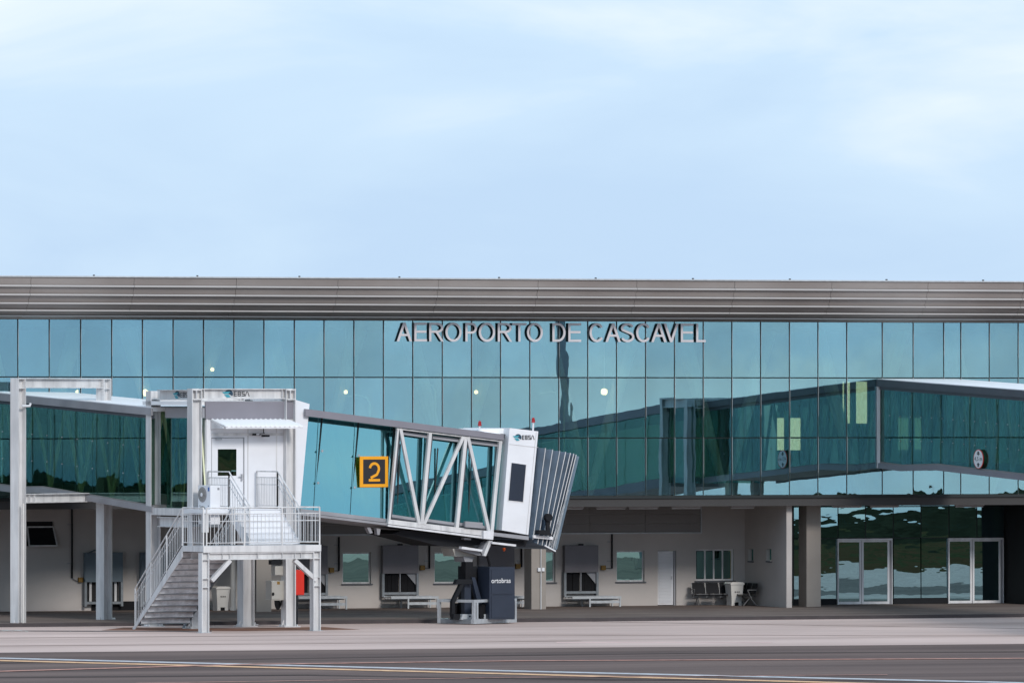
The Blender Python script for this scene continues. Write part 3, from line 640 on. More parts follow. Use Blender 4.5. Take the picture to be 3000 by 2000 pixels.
# ------------------------------------------------------------------ benches and bins
def bench(fr, lab):
    b = empty('waiting_bench', fr.w(0, 0, SLAB_Z), lab, 'bench', 'black three-seat waiting benches'); z = SLAB_Z
    for i in range(3):
        x0 = .04 + i * .56; x1 = x0 + .5
        m = MB(); m.prismx(fr, [(-.50, z + .42), (-.05, z + .39), (-.05, z + .36), (-.50, z + .39)], x0, x1); s_ = m.build('seat', 'black_paint', b)
        m = MB(); m.prismx(fr, [(-.07, z + .46), (.03, z + .86), (.0, z + .87), (-.10, z + .46)], x0, x1); m.build('backrest', 'black_paint', b)
        m = MB(); m.bar(fr.w(x0, -.48, z + .44), fr.w(x1, -.48, z + .44), .022); m.bar(fr.w(x0 - .02, -.08, z + .44), fr.w(x0 - .02, .0, z + .86), .022); m.build('seat_rim', 'dark_chrome', b)
    MB().bar(fr.w(0, -.25, z + .33), fr.w(1.7, -.25, z + .33), .05).build('beam', 'dark_chrome', b)
    for x in (.18, 1.52):
        m = MB(); m.bar(fr.w(x, -.25, z + .33), fr.w(x, -.52, z + .02), .035); m.bar(fr.w(x, -.25, z + .33), fr.w(x, .02, z + .02), .035); m.build('leg', 'dark_chrome', b)
    for x in (0, 1.72): 
        m = MB(); m.bar(fr.w(x, -.42, z + .62), fr.w(x, -.05, z + .62), .03); m.bar(fr.w(x, -.42, z + .62), fr.w(x, -.30, z + .34), .025); m.build('armrest', 'dark_chrome', b)
bench(Frame(FA.x(2024, YW - .35), YW - .35, 0), 'black three-seat bench under the four-part window')
bench(Frame(XC - .25, YW - .4, -90), 'black three-seat bench against the return wall, seen from its end')
def litter_bin(u, v, y, lab):
    x = FA.x(u, y); fr = Frame(x, y, 6); z = SLAB_Z
    b = empty('litter_bin', (x, y, z), lab, 'bin', 'off-white pedal bins')
    m = MB(); a, c = .21, .27; h0, h1 = z + .12, z + .80
    vs_ = [fr.w(sx * w_, sy * w_, zz) for zz, w_ in ((h0, a), (h1, c)) for sx, sy in ((-1, -1), (1, -1), (1, 1), (-1, 1))]
    m.add(vs_, [(3, 2, 1, 0), (4, 5, 6, 7), (0, 1, 5, 4), (1, 2, 6, 5), (2, 3, 7, 6), (3, 0, 4, 7)]); m.build('body', 'bin_plastic', b)
    m = MB(); m.box(fr, -.22, -.09, -.22, .22, z, h0 - .002); m.box(fr, .09, .22, -.22, .22, z, h0 - .002); m.box(fr, -.088, .088, .0, .22, z, h0 - .002); m.build('foot', 'bin_plastic', b)
    MB().box(fr, -.085, .085, -.20, -.02, z + .005, h0 - .01).build('pedal', 'black_rubber', b)
    m = MB(); m.prism(fr, [(-.30, h1 + .002), (.30, h1 + .002), (.30, h1 + .05), (.22, h1 + .10), (-.22, h1 + .10), (-.30, h1 + .05)], -.30, .30); m.build('lid', 'bin_plastic', b)
    for dx in (-.08, 0, .08): MB().box(fr, dx - .02, dx + .02, -.262, -.248, z + .50, z + .55).build('mark', 'ink', b)
litter_bin(2151, 1774, YW - .9, 'off-white pedal bin between the two black benches')
litter_bin(646, 1793, YW - 1.2, 'off-white pedal bin behind the stair platform posts')

# ------------------------------------------------------------------ rotunda frame of the left bridge
c2 = ground(563, 1841); RF = Frame(c2.x, c2.y, 13)
def icol(fr, x0, y0, z0, z1, d=.40, b=.36, t=.03, wt=.03):
    "I section: flanges at both ends of its depth along x, web between"
    m = MB(); m.box(fr, x0, x0 + t, y0, y0 + b, z0, z1); m.box(fr, x0 + d - t, x0 + d, y0, y0 + b, z0, z1); m.box(fr, x0 + t + .001, x0 + d - t - .001, y0 + b / 2 - wt / 2, y0 + b / 2 + wt / 2, z0, z1)
    return m
def ibeam_x(m, fr, x0, x1, y0, z0, z1, b=.30, t=.03, wt=.03):
    m.box(fr, x0, x1, y0, y0 + b, z0, z0 + t); m.box(fr, x0, x1, y0, y0 + b, z1 - t, z1); m.box(fr, x0, x1, y0 + b / 2 - wt / 2, y0 + b / 2 + wt / 2, z0 + t + .001, z1 - t - .001)
    return m
def base_plate(fr, xc, yc, parent):
    m = MB(); m.box(fr, xc - .32, xc + .32, yc - .30, yc + .30, 0, .03)
    m.prism(fr, [(xc - .3, .031), (xc + .3, .031), (xc + .2, .28), (xc - .2, .28)], yc - .02, yc + .02)
    for s_ in (-1, 1): m.box(fr, xc + s_ * .25 - .02, xc + s_ * .25 + .02, yc - .2, yc + .2, .031, .09)
    return m.build('base_plate', 'steel_paint', parent)
ztop = RF.z(720, 1138); ztb = RF.z(720, 1168); z_lo1, z_lo0 = RF.z(500, 1512, 3.0), RF.z(500, 1541, 3.0)
xC3 = RF.x(838); YB = 3.0
def portal(fr, x3, yb, lab, ztop, ztb, logos=True, backlogo=False, group='steel portals of the boarding bridges'):
    p = empty('portal_frame', fr.w(0, 0, 0), lab, 'steel frame', group)
    for (x, y, top) in ((0, 0, ztop), (x3, 0, ztop), (0, yb, ztop - .08), (x3, yb, ztop - .08)):
        c = icol(fr, x, y, .03, top).build('column', 'steel_paint', p); base_plate(fr, x + .2, y + .18, p)
        for z in (ztb - .02, ztop - .05): 
            if z < top - .02: MB().box(fr, x + .032, x + .368, y + .01, y + .35, z, z + .025).build('stiffener', 'steel_paint', c)
    for y, dz in ((.03, 0), (yb + .03, -.08)):
        b = ibeam_x(MB(), fr, .402, x3 - .002, y, ztb + dz, ztop + dz).build('beam', 'steel_paint', p)
        for x in (.50, x3 - .12): MB().box(fr, x, x + .02, y + .01, y + .29, ztb + dz + .031, ztop + dz - .031).build('stiffener', 'steel_paint', b)
        if y < 1 and logos: ebsa(b, fr, .40 + (x3 - .4) * .26, .40 + (x3 - .4) * .59, (ztop + ztb) / 2, (ztop - ztb) * .75, y + .133)
        if y > 1 and backlogo:
            f2 = Frame(fr.w(x3, y + .168, 0).x, fr.w(x3, y + .168, 0).y, math.degrees(fr.a) + 180); ebsa(b, f2, x3 * .30, x3 * .62, (ztop + ztb) / 2 - .08, (ztop - ztb) * .8, -.004)
    # side beams along y
    side = Frame(fr.w(0, yb, 0).x, fr.w(0, yb, 0).y, math.degrees(fr.a) - 90)      # x towards the camera, y to the right
    for i, (xo, lg) in enumerate(((.05, logos), (x3 + .05, False))):
        b = MB(); n = 8
        b.box(side, .362, yb - .002, xo, xo + .30, ztb - .04, ztb - .01); b.box(side, .362, yb - .002, xo, xo + .30, ztop - .07, ztop - .04); b.box(side, .362, yb - .002, xo + .12, xo + .15, ztb - .009, ztop - .071)
        bo = b.build('beam', 'steel_paint', p)
        if lg: ebsa(bo, side, yb * .44, yb * .86, (ztop + ztb) / 2 - .04, (ztop - ztb) * .75, xo + .118)
    return p, side
por, SF = portal(RF, xC3, YB, 'tall white steel portal with two blue emblems around the stair door', ztop, ztb)
b = MB(); b.box(SF, .362, YB - .002, .05, .35, z_lo0, z_lo0 + .03); b.box(SF, .362, YB - .002, .05, .35, z_lo1 - .03, z_lo1); b.box(SF, .362, YB - .002, .17, .20, z_lo0 + .031, z_lo1 - .031); b.build('lower_beam', 'steel_paint', por)
# A-B portal over the walkway
pa_ = atd(42, 265.2); pb_ = atd(293, 269.3); ang = math.degrees(math.atan2(pb_.y - pa_.y, pb_.x - pa_.x)); AB = Frame(pa_.x, pa_.y, ang); LAB = (pb_ - pa_).length
zA = AB.z(60, 1107); zAb = AB.z(60, 1136)
pab = empty('portal_frame', pa_ * 1, 'white steel portal straddling the walkway at the far left', 'steel frame', 'steel portals of the boarding bridges'); pab.location.z = 0
for x, nm in ((0, 0), (LAB, 1)):
    c = icol(AB, x, -.18, .03, zA, d=.44).build('column', 'steel_paint', pab); base_plate(AB, x + .22, 0, pab)
    for z in (zAb - .03, zA - .04): MB().box(AB, x + .032, x + .408, -.17, .17, z, z + .025).build('stiffener', 'steel_paint', c)
ibeam_x(MB(), AB, .442, LAB - .002, -.15, zAb, zA).build('beam', 'steel_paint', pab)
zl1, zl0 = AB.z(60, 1446), AB.z(60, 1473); lb_ = ibeam_x(MB(), AB, .442, LAB - .002, -.15, zl0, zl1).build('lower_beam', 'steel_paint', pab)
for x in (.70, 1.0): MB().box(AB, x, x + .02, -.14, .14, zl0 + .031, zl1 - .031).build('stiffener', 'steel_paint', lb_)
MB().tube([AB.w(.12, -.25, AB.z(60, 1189)), AB.w(.55, -.25, AB.z(60, 1189)), AB.w(.60, -.25, AB.z(60, 1181))], .045, 8).build('pipe_stub', 'white_paint', pab)
m = MB(); m.tube([AB.w(LAB + .50, -.1, .12), AB.w(LAB + .50, -.1, zl0 - .1)], .06, 8); m.tube([AB.w(LAB + .48, -.1, .12), AB.w(LAB + .62, -.2, .12)], .06, 8); m.build('downpipe', 'bin_plastic', pab)
MB().tube([AB.w(.20, -.24, .12), AB.w(.20, -.24, zl0)], .04, 8).build('downpipe', 'bin_plastic', pab)

# ------------------------------------------------------------------ fixed walkways
def walkway(fr, L, ctl_roof, ctl_bot, lab, wd=3.0, pitch=1.08, tilt=0.0, fas='rail_grey', brace='brace_pale', post=False):
    """fr: x from the facade outwards, y=0 is the seen side. ctl_*: (x, z) lists"""
    wk = empty('walkway', fr.w(0, 0, 0), lab, 'walkway', 'fixed glazed walkways of the terminal')
    def ip(c, x):
        if x <= c[0][0]: return c[0][1] + (x - c[0][0]) * (c[1][1] - c[0][1]) / (c[1][0] - c[0][0])
        for (a, za), (b, zb) in zip(c, c[1:]):
            if x <= b: return za + (zb - za) * (x - a) / (b - a)
        (a, za), (b, zb) = c[-2:]; return zb + (zb - za) * (x - b) / (b - a)
    R = lambda x: ip(ctl_roof, x); B = lambda x: ip(ctl_bot, x)
    fh, dk, rh_ = .24, .12, .20
    # roof sheet
    m = MB(); m.add([fr.w(x, y, R(x) + (.02 if y in (-.08,) else .05)) for x in (0, L) for y in (-.10, wd + .1)] + [fr.w(x, y, R(x) - .10) for x in (0, L) for y in (-.05, wd)], [(0, 1, 3, 2), (4, 6, 7, 5), (0, 2, 6, 4), (1, 5, 7, 3), (0, 4, 5, 1), (2, 3, 7, 6)]); m.build('roof', 'roof_white', wk)
    for y0, y1, nm in ((-.14, -.06, 'fascia'), (wd + .06, wd + .14, 'fascia')):
        m = MB(); m.prism(fr, [(0, R(0) + .02), (L, R(L) + .02), (L, R(L) - fh), (0, R(0) - fh)], y0, y1); m.build(nm, fas, wk)
    m = MB(); m.prism(fr, [(0, R(0) - fh + .02), (L, R(L) - fh + .02), (L, R(L) - fh - dk), (0, R(0) - fh - dk)], -.055, -.02); m.prism(fr, [(0, R(0) - fh + .02), (L, R(L) - fh + .02), (L, R(L) - fh - dk), (0, R(0) - fh - dk)], wd + .02, wd + .055); m.build('shadow_gap', 'charcoal', wk)
    # bottom rail and floor
    kx = [0] + [c[0] for c in ctl_bot if 0 < c[0] < L] + [L]
    for a, b in zip(kx, kx[1:]):
        for y0, y1 in ((-.12, -.03), (wd + .03, wd + .12)):
            m = MB(); m.prism(fr, [(a, B(a)), (b, B(b)), (b, B(b) - rh_), (a, B(a) - rh_)], y0, y1); m.build('bottom_rail', 'rail_grey' if fas == 'rail_grey' else 'fascia_grey', wk)
        m = MB(); m.prism(fr, [(a, B(a) + .05), (b, B(b) + .05), (b, B(b) - .12), (a, B(a) - .12)], -.025, wd + .025); m.build('floor', 'wall_panel', wk)
    n = max(1, round(L / pitch)); rr = random.Random(4)
    for side, (ya, yb) in enumerate(((0, .015), (wd - .015, wd))):
        for i in range(n):
            a, b = i * L / n + .012, (i + 1) * L / n - .012
            m = MB(); t = math.tan(tilt + math.radians(rr.gauss(0, .02))) * 3
            pts = [(a, B(a) + .01), (b, B(b) + .01), (b, R(b) - fh - dk + .02), (a, R(a) - fh - dk + .02)]
            off = [0, 0, -t, -t]; jy = rr.gauss(0, .0006)
            m.add([fr.w(x, y + o + (jy if x == b else 0), z) for y in (ya, yb) for (x, z), o in zip(pts, off)], [(3, 2, 1, 0), (4, 5, 6, 7), (0, 1, 5, 4), (1, 2, 6, 5), (2, 3, 7, 6), (3, 0, 4, 7)])
            m.build('glass_panel', 'bridge_glass', wk)
        # struts behind the glass
        yy = .12 if side == 0 else wd - .12
        i = 0; x = 0; m = MB(); st = pitch * 1.0
        while x + st <= L + .01:
            a, b = (x, x + st); up = i % 2 == 0
            m.bar(fr.w(a, yy, B(a) + .03 if up else R(a) - .3), fr.w(b, yy, R(b) - .3 if up else B(b) + .03), .10)
            if i % 2: m.bar(fr.w(b, yy, B(b) + .03), fr.w(b, yy, R(b) - .3), .05)
            x += st; i += 1
        m.build('truss', brace, wk)
    m = MB()
    for i in range(1, n):
        for f in (.33, .66):
            x = i * L / n; m.disc(fr, x, B(x) + (R(x) - .36 - B(x)) * f, .015, .02, -.03, -.004, n=8)
    m.build('glass_clamp', 'galvanised', wk, kind='stuff')
    if post: MB().box(fr, .02, .10, -.14, -.02, B(0) - .2, R(0) - fh).build('end_post', 'white_paint', wk)
    return wk, R, B
x0w = FA.x(-35); P0 = Vector((x0w, 0, 0)); p1 = SF.w(.1, .10, 0)     # ends at the rotunda frame
ang = math.degrees(math.atan2(p1.y - P0.y, p1.x - P0.x)); WL = Frame(P0.x, P0.y, ang); LWL = (Vector((p1.x, p1.y, 0)) - P0).length
roofc = [WL.hit(0, 1153), WL.hit(435, 1195)]; botc = [WL.hit(0, 1420), WL.hit(60, 1428), WL.hit(126, 1427), WL.hit(435, 1480)]
wl, RLf, BLf = walkway(WL, LWL, roofc, botc, 'glazed walkway sloping down from the left edge to the stair door')
x0r = FA.x(2577); WR = Frame(x0r, -.02, -90)
roofr = [WR.hit(2577, 1113), WR.hit(3000, 1145)]; botr = [WR.hit(2577, 1355), WR.hit(2645, 1364), WR.hit(2747, 1361), WR.hit(3000, 1390)]
wr, RRf, BRf = walkway(WR, 19.2, roofr, botr, 'glazed walkway leaving the terminal front at the right edge', fas='charcoal', post=True, brace='steel_paint')
xq0, xq1 = FA.x(2583), FA.x(2768)
MB().box(FA, xq0, xq1, -.12, -.04, TZ[2] - .12, TZ[2] - .06).build('flashing', 'rail_grey', wr)

# height limit sign on the right walkway
sx, sz = WR.hit(2867, 1344, -.1); hs = empty('height_limit_sign', WR.w(sx, -.1, sz), 'round white 4,5 m height limit sign on the right walkway glass', 'sign')
rz = 0.355
e0 = WR.hit(2852, 1344, -.1)[0]; e1 = WR.hit(2881, 1344, -.1)[0]; rx = (e1 - e0) / 2; sx = (e0 + e1) / 2
MB().disc(WR, sx, sz, rx, rz, -.10, -.08).build('rim', 'red_cabinet', hs)
MB().disc(WR, sx, sz, rx * .90, rz * .93, -.106, -.1005).build('plate', 'panel_white', hs)
text_obj('4,5 m', 'text', 'ink', hs, WR, sx - rx * .78, sx + rx * .78, sz - .09, sz + .09, -.107, .004)
for s_ in (-1, 1):
    m = MB(); z_a, z_b = sz + s_ * .28, sz + s_ * .13
    m.prism(WR, [(sx - rx * .16, z_a), (sx + rx * .16, z_a), (sx + rx * .16, (z_a + z_b) / 2), (sx + rx * .34, (z_a + z_b) / 2), (sx, z_b), (sx - rx * .34, (z_a + z_b) / 2), (sx - rx * .16, (z_a + z_b) / 2)], -.111, -.107); m.build('arrow', 'ink', hs)

# ------------------------------------------------------------------ boarding bridge: rotunda, tunnel, cab
br = empty('boarding_bridge', RF.w(2.2, 1.6, 0), 'white and glass boarding bridge sloping right from the stair door to its pleated canopy', 'boarding bridge')
PL = 'panel_white'
rx0, rx1 = RF.x(601, .2), RF.x(866, .2); zr0, zr1 = RF.z(720, 1488, .2), RF.z(720, 1176, .2)
zf = RF.z(720, 1227, .2)
# door wall
dx0, dx1 = RF.x(621, .2), RF.x(714, .2); dz1 = RF.z(660, 1283, .2); dz0 = RF.z(660, 1487, .2)
m = MB(); yw = .20
m.box(RF, rx0, dx0 - .03, yw, yw + .12, zr0, zf); m.box(RF, dx1 + .03, rx1, yw, yw + .12, zr0, zf); m.box(RF, dx0 - .03, dx1 + .03, yw, yw + .12, dz1 + .03, zf)
m.build('door_wall', PL, br)
for u in (726, 810): x = RF.x(u, yw); MB().box(RF, x - .02, x + .02, yw - .012, yw - .001, zr0, zf - .002).build('panel_seam', 'steel_paint', br)
MB().box(RF, rx0 + .02, rx0 + .10, yw - .05, yw - .002, zr0, zf).build('corner_post', 'white_paint', br)
MB().box(RF, rx0 + .25, rx1 - .4, yw - .03, yw - .002, RF.z(700, 1276, yw), RF.z(700, 1268, yw)).build('door_lintel', 'steel_paint', br)
d = MB().box(RF, dx0, dx1, yw + .03, yw + .08, dz0, dz1).build('door', PL, br)
wx0, wx1 = RF.x(640, yw), RF.x(693, yw); wz0, wz1 = RF.z(660, 1392, yw), RF.z(660, 1316, yw)
MB().box(RF, wx0, wx1, yw + .010, yw + .028, wz0, wz1).build('door_window', 'window_glass', d)
MB().box(RF, wx0 - .01, wx1 + .01, yw + .0285, yw + .0295, wz0 - .01, wz1 + .01).build('window_backing', 'dark_void', d)
hx, hz = RF.hit(708, 1396, yw); MB().box(RF, hx - .03, hx + .03, yw - .02, yw + .028, hz - .14, hz + .1).build('handle', 'chrome', d); 
MB().bar(RF.w(hx, yw - .03, hz), RF.w(hx - .14, yw - .03, hz), .025).build('handle', 'chrome', d)
m = MB(); t = .028
m.box(RF, dx0 - t, dx0 - .004, yw + .0, yw + .125, dz0, dz1 + t); m.box(RF, dx1 + .004, dx1 + t, yw, yw + .125, dz0, dz1 + t); m.box(RF, dx0 - .003, dx1 + .003, yw, yw + .125, dz1 + .004, dz1 + t); m.build('door_frame', 'rail_grey', br)
MB().box(RF, RF.x(632, yw), RF.x(648, yw), yw - .06, yw - .001, dz1 - .06, dz1 + .0).build('door_closer', 'galvanised', br)
# fascia and roof over the door
MB().box(RF, rx0 - .02, rx1 - .02, yw - .06, yw - .002, zf + .002, zr1).build('fascia', 'fascia_grey', br)
m = MB(); m.box(RF, .0, rx1 + .1, yw, 3.6, zr1 - .12, zr1 + .02); m.build('roof', 'roof_white', br)
MB().box(RF, .02, rx1 - .0, .4, 3.4, zr0 - .25, zr0 - .001).build('floor', 'steel_paint', br)
MB().box(RF, rx1 - .2, rx1 - .1, .35, 3.3, zr0, zr1 - .121).build('side_wall', PL, br)
# glazed left side of the rotunda, between the two left columns
zs1 = SF.z(517, 1224, .30); zs0 = SF.z(517, 1492, .30)
for i in range(3):
    a = .40 + i * (YB - .45) / 3; m = MB(); m.box(SF, a + .01, a + (YB - .45) / 3 - .01, .42, .44, zs0, zs1); m.build('glass_panel', 'bridge_glass', br)
MB().box(SF, .36, YB, .38, .50, zs1 + .002, zs1 + .36).build('side_fascia', 'rail_grey', br)
MB().box(SF, .36, YB, .38, .50, zs0 - .22, zs0 - .002).build('side_sill', 'rail_grey', br)
m = MB()
for i in range(3): a = .40 + i * (YB - .45) / 3; b = a + (YB - .45) / 3; m.bar(SF.w(a, .6, zs0), SF.w((a + b) / 2, .6, zs1), .05); m.bar(SF.w((a + b) / 2, .6, zs1), SF.w(b, .6, zs0), .05)
m.build('brace', 'brace_pale', br)
# corrugated awning
ax0, ax1 = RF.x(616, yw), RF.x(842, yw); za1, za0 = RF.z(720, 1227, yw), RF.z(720, 1246, yw - 1.0)
m = MB(); nn = 64; vs_ = []
for i in range(nn + 1):
    x = ax0 + (ax1 - ax0) * i / nn; wv = .035 * math.sin(i / nn * math.pi * 2 * 16)
    vs_ += [RF.w(x, yw - .02, za1 + wv), RF.w(x + .08, yw - .95, za0 + wv * .6), RF.w(x + .08, yw - .95, za0 + wv * .6 - .05), RF.w(x, yw - .02, za1 + wv - .05)]
m.add(vs_, [(4 * i + k, 4 * i + 4 + k, 4 * i + 4 + (k + 1) % 4, 4 * i + (k + 1) % 4) for i in range(nn) for k in range(4)] + [(0, 1, 2, 3), (4 * nn + 3, 4 * nn + 2, 4 * nn + 1, 4 * nn)]); aw_ = m.build('awning', 'roof_white', br)
m = MB(); m.box(RF, ax0 + .08, ax1 + .08, yw - .97, yw - .93, za0 - .11, za0 - .052)
for x in (ax0 + .02, ax1 - .02): m.prismx(RF, [(yw - .02, za1 - .06), (yw - .92, za0 - .06), (yw - .92, za0 - .10), (yw - .02, za1 - .34)], x - .015, x + .015)
m.build('awning_frame', 'white_paint', aw_)
# floodlights under the awning
for (u, v) in ((751, 1272), (778, 1276)):
    x, z = RF.hit(u, v, yw - .2); m = MB(); m.box(RF, x - .11, x + .11, yw - .30, yw - .10, z - .035, z + .035); f_ = m.build('floodlight', 'black_paint', br)
    if u == 751: MB().box(RF, x - .06, x + .07, yw - .304, yw - .301, z - .02, z + .02).build('lens', 'panel_white', f_)
x, z = RF.hit(772, 1268, yw - .2); m = MB(); m.bar(RF.w(x, yw - .2, z), RF.w(x + .06, yw - .1, z + .25), .03); m.bar(RF.w(x - .25, yw - .2, z - .04), RF.w(x + .05, yw - .2, z), .02); m.build('lamp_arm', 'black_paint', br)
# white fin where the tunnel leaves the rotunda
TY = .15
pf = [RF.hit(u, v, TY) for u, v in ((867, 1171), (907, 1183), (880, 1487), (867, 1487))]
m = MB(); m.prism(RF, pf, TY, TY + 3.0); m.build('tunnel_collar', PL, br)
# tunnel section 1 (inner) and 2 (outer, trussed)
def tz(u, v, y): return RF.hit(u, v, y)
def quadp(us, y0, y1): return MB().prism(RF, [tz(u, v, y0) for u, v in us], y0, y1)
Y1_, Y2_ = .35, .10
quadp([(895, 1197), (1476, 1272), (1476, 1289), (895, 1218)], Y2_ - .12, Y2_ - .02).build('tunnel_fascia', 'fascia_grey', br)
def top1(u): return 1216 + (u - 900) * .123
def bot1(u): return 1490 + (u - 900) * .122
sl_ = -.095      # lean of joints: x shift per pixel down
js = [880, 943.5, 1052, 1158, 1245]
for i in range(len(js) - 1):
    a, b = js[i], js[i + 1]
    def cor(u, top): v = top1(u) if top else bot1(u) + 1; return (u + (v - 1230) * sl_, v)
    A, B_, C, D_ = cor(a + 1, True), cor(b - .8, True), cor(b - .8, False), cor(a + 1, False)
    m = MB(); tl = -math.tan(math.radians(5.0)) * 3.2; cs = [tz(*q, Y1_) for q in (A, B_, C, D_)]
    offs = (-tl, -tl, 0, 0)
    m.add([RF.w(x, yy + o, z) for yy in (Y1_, Y1_ + .02) for (x, z), o in zip(cs, offs)], [(0, 1, 2, 3), (7, 6, 5, 4), (0, 4, 5, 1), (1, 5, 6, 2), (2, 6, 7, 3), (3, 7, 4, 0)])
    m.build('glass_panel', 'tunnel_glass', br)
    if i:
        jm = MB(); p, q = cor(a, True), cor(a, False); xp, zp = tz(*p, Y1_ + .25); xq, zq = tz(*q, Y1_ + .03); jm.bar(RF.w(xp, Y1_ + .27, zp), RF.w(xq, Y1_ + .05, zq), .05); jm.build('joint', 'gasket', br)
        for f in (.36, .70):
            xx, zz = xp + (xq - xp) * f, zp + (zq - zp) * f; MB().disc(RF, xx, zz, .045, .045, Y1_ - .06, Y1_ - .03, n=8).build('glass_clamp', 'chrome', br)
m = quadp([(880, 1489), (1142, 1520), (1142, 1531), (880, 1500)], Y1_ - .10, Y1_ + .02); m.build('tunnel_sill', 'rail_grey', br)
m = quadp([(880, 1501), (1142, 1532.5), (1442, 1569), (1442, 1575), (880, 1508)], Y1_ - .2, Y1_ + 2.9); m.build('tunnel_floor', 'rail_grey', br)
# roof of tunnel
m = MB(); A = [tz(u, v, Y2_ - .1) for u, v in ((895, 1198), (1476, 1273))]
m.add([RF.w(A[0][0], Y2_ - .1, A[0][1]), RF.w(A[1][0], Y2_ - .1, A[1][1]), RF.w(A[1][0], 3.1, A[1][1] - .03), RF.w(A[0][0], 3.1, A[0][1] - .03)] + [RF.w(A[0][0], Y2_ - .1, A[0][1] - .1), RF.w(A[1][0], Y2_ - .1, A[1][1] - .1), RF.w(A[1][0], 3.1, A[1][1] - .13), RF.w(A[0][0], 3.1, A[0][1] - .13)], [(0, 1, 2, 3), (7, 6, 5, 4), (0, 4, 5, 1), (1, 5, 6, 2), (2, 6, 7, 3), (3, 7, 4, 0)]); m.build('tunnel_roof', 'roof_white', br)
# back wall of tunnel: closed frames and glass
quadp([(895, 1220), (1476, 1292), (1450, 1560), (880, 1492)], 3.05, 3.08).build('back_wall', 'tunnel_glass', br)
# interior braces section 1
m = MB()
for a, b, c in ((905, 965, 1040), (1040, 1100, 1160)):
    for (u0, t0), (u1, t1) in (((a, 0), (b, 1)), ((b, 1), (c, 0))):
        v0 = top1(u0) if t0 else bot1(u0); v1 = top1(u1) if t1 else bot1(u1)
        x0_, z0_ = tz(u0, v0, Y1_ + .3); x1_, z1_ = tz(u1, v1, Y1_ + .3); m.bar(RF.w(x0_, Y1_ + .42, z0_), RF.w(x1_, Y1_ + .42, z1_), .12)
m.build('inner_brace', 'steel_paint', br)
# section 2 truss
posts = [((1165, 1253), (1139, 1523)), ((1259, 1266), (1234, 1535)), ((1363, 1279), (1337, 1547)), ((1465, 1291), (1439, 1558))]
TM = 'steel_paint'
def tb_bar(p, q, y, wd=.13, dp=.12): x0_, z0_ = tz(*p, y); x1_, z1_ = tz(*q, y); return MB().bar(RF.w(x0_, y, z0_), RF.w(x1_, y, z1_), wd, dp, side=RF.ax)
for i, (a, b) in enumerate(posts): tb_bar(a, b, Y2_ + (.001 if i % 2 else .004), .07 if i == 0 else .13).build('post', TM, br)
for p, q, dy in ((posts[0][0], posts[1][1], -.012), (posts[2][0], posts[1][1], -.018), (posts[2][0], posts[3][1], -.024)):
    p = (p[0] + (7 if p is posts[0][0] else (-7 if q is posts[1][1] else 7)), p[1]); q = (q[0] + (-7 if p[0] < q[0] else 7), q[1])
    tb_bar(p, q, Y2_ + dy, .12, .10).build('diagonal', TM, br)
quadp([(1139, 1520), (1443, 1556), (1443, 1572), (1137, 1534)], Y2_ - .05, Y2_ + .08).build('bottom_chord', TM, br)
quadp([(1137, 1536), (1443, 1574), (1443, 1580), (1137, 1541)], Y2_ - .08, Y2_ + .0).build('lower_flange', 'white_paint', br)
quadp([(1163, 1253), (1470, 1290), (1470, 1294), (1163, 1257)], Y2_ - .05, Y2_ + .05).build('top_chord', TM, br)
for i in range(3):
    (a0, a1), (b0, b1) = posts[i], posts[i + 1]
    tlp = -math.tan(math.radians(3.2)) * 3.0; yg = Y2_ + .16
    pu = [(a0[0] + 6, a0[1] + 11), (b0[0] - 6, b0[1] + 9), (b1[0] - 5, b1[1] - 8), (a1[0] + 6, a1[1] - 8)]; cs = [tz(*q, yg) for q in pu]
    m = MB(); m.add([RF.w(x, yy + o, z) for yy in (yg, yg + .02) for (x, z), o in zip(cs, (-tlp, -tlp, 0, 0))], [(0, 1, 2, 3), (7, 6, 5, 4), (0, 4, 5, 1), (1, 5, 6, 2), (2, 6, 7, 3), (3, 7, 4, 0)]); m.build('glass_panel', 'tunnel_glass', br)
    m = MB()
    for p, q in zip(pu, pu[1:] + pu[:1]): x0_, z0_ = tz(*p, yg - .05); x1_, z1_ = tz(*q, yg - .05); m.bar(RF.w(x0_, yg - .05, z0_), RF.w(x1_, yg - .05, z1_), .07)
    m.build('glazing_frame', 'charcoal', br)
    m = MB(); x0_, z0_ = tz(pu[0][0] + 2, pu[0][1] + 5, yg - .08); x1_, z1_ = tz(pu[1][0] - 2, pu[1][1] + 5, yg - .08); m.bar(RF.w(x0_, yg - .08, z0_), RF.w(x1_, yg - .08, z1_), .06, .07); m.build('glazing_rail', 'rail_grey', br); m = MB(); x0_, z0_ = tz(pu[3][0] + 2, pu[3][1] - 5, yg - .08); x1_, z1_ = tz(pu[2][0] - 2, pu[2][1] - 5, yg - .08); m.bar(RF.w(x0_, yg - .08, z0_), RF.w(x1_, yg - .08, z1_), .06, .10); m.build('glazing_rail', 'rail_grey', br)
    uj = ((1173, 1163), (1283, 1270), (1383, 1371))[i]; x0_, z0_ = tz(uj[0], 1300 + i * 12, yg + .04); x1_, z1_ = tz(uj[1], 1505 + i * 12, yg + .04); MB().bar(RF.w(x0_, yg + .05, z0_), RF.w(x1_, yg + .05, z1_), .04).build('joint', 'gasket', br)
bx = [tz(u, v, Y2_ - .1) for u, v in ((1360, 1526), (1411, 1530), (1411, 1547), (1360, 1543))]; MB().prism(RF, bx, Y2_ - .18, Y2_ - .06).build('junction_box', 'rail_grey', br)
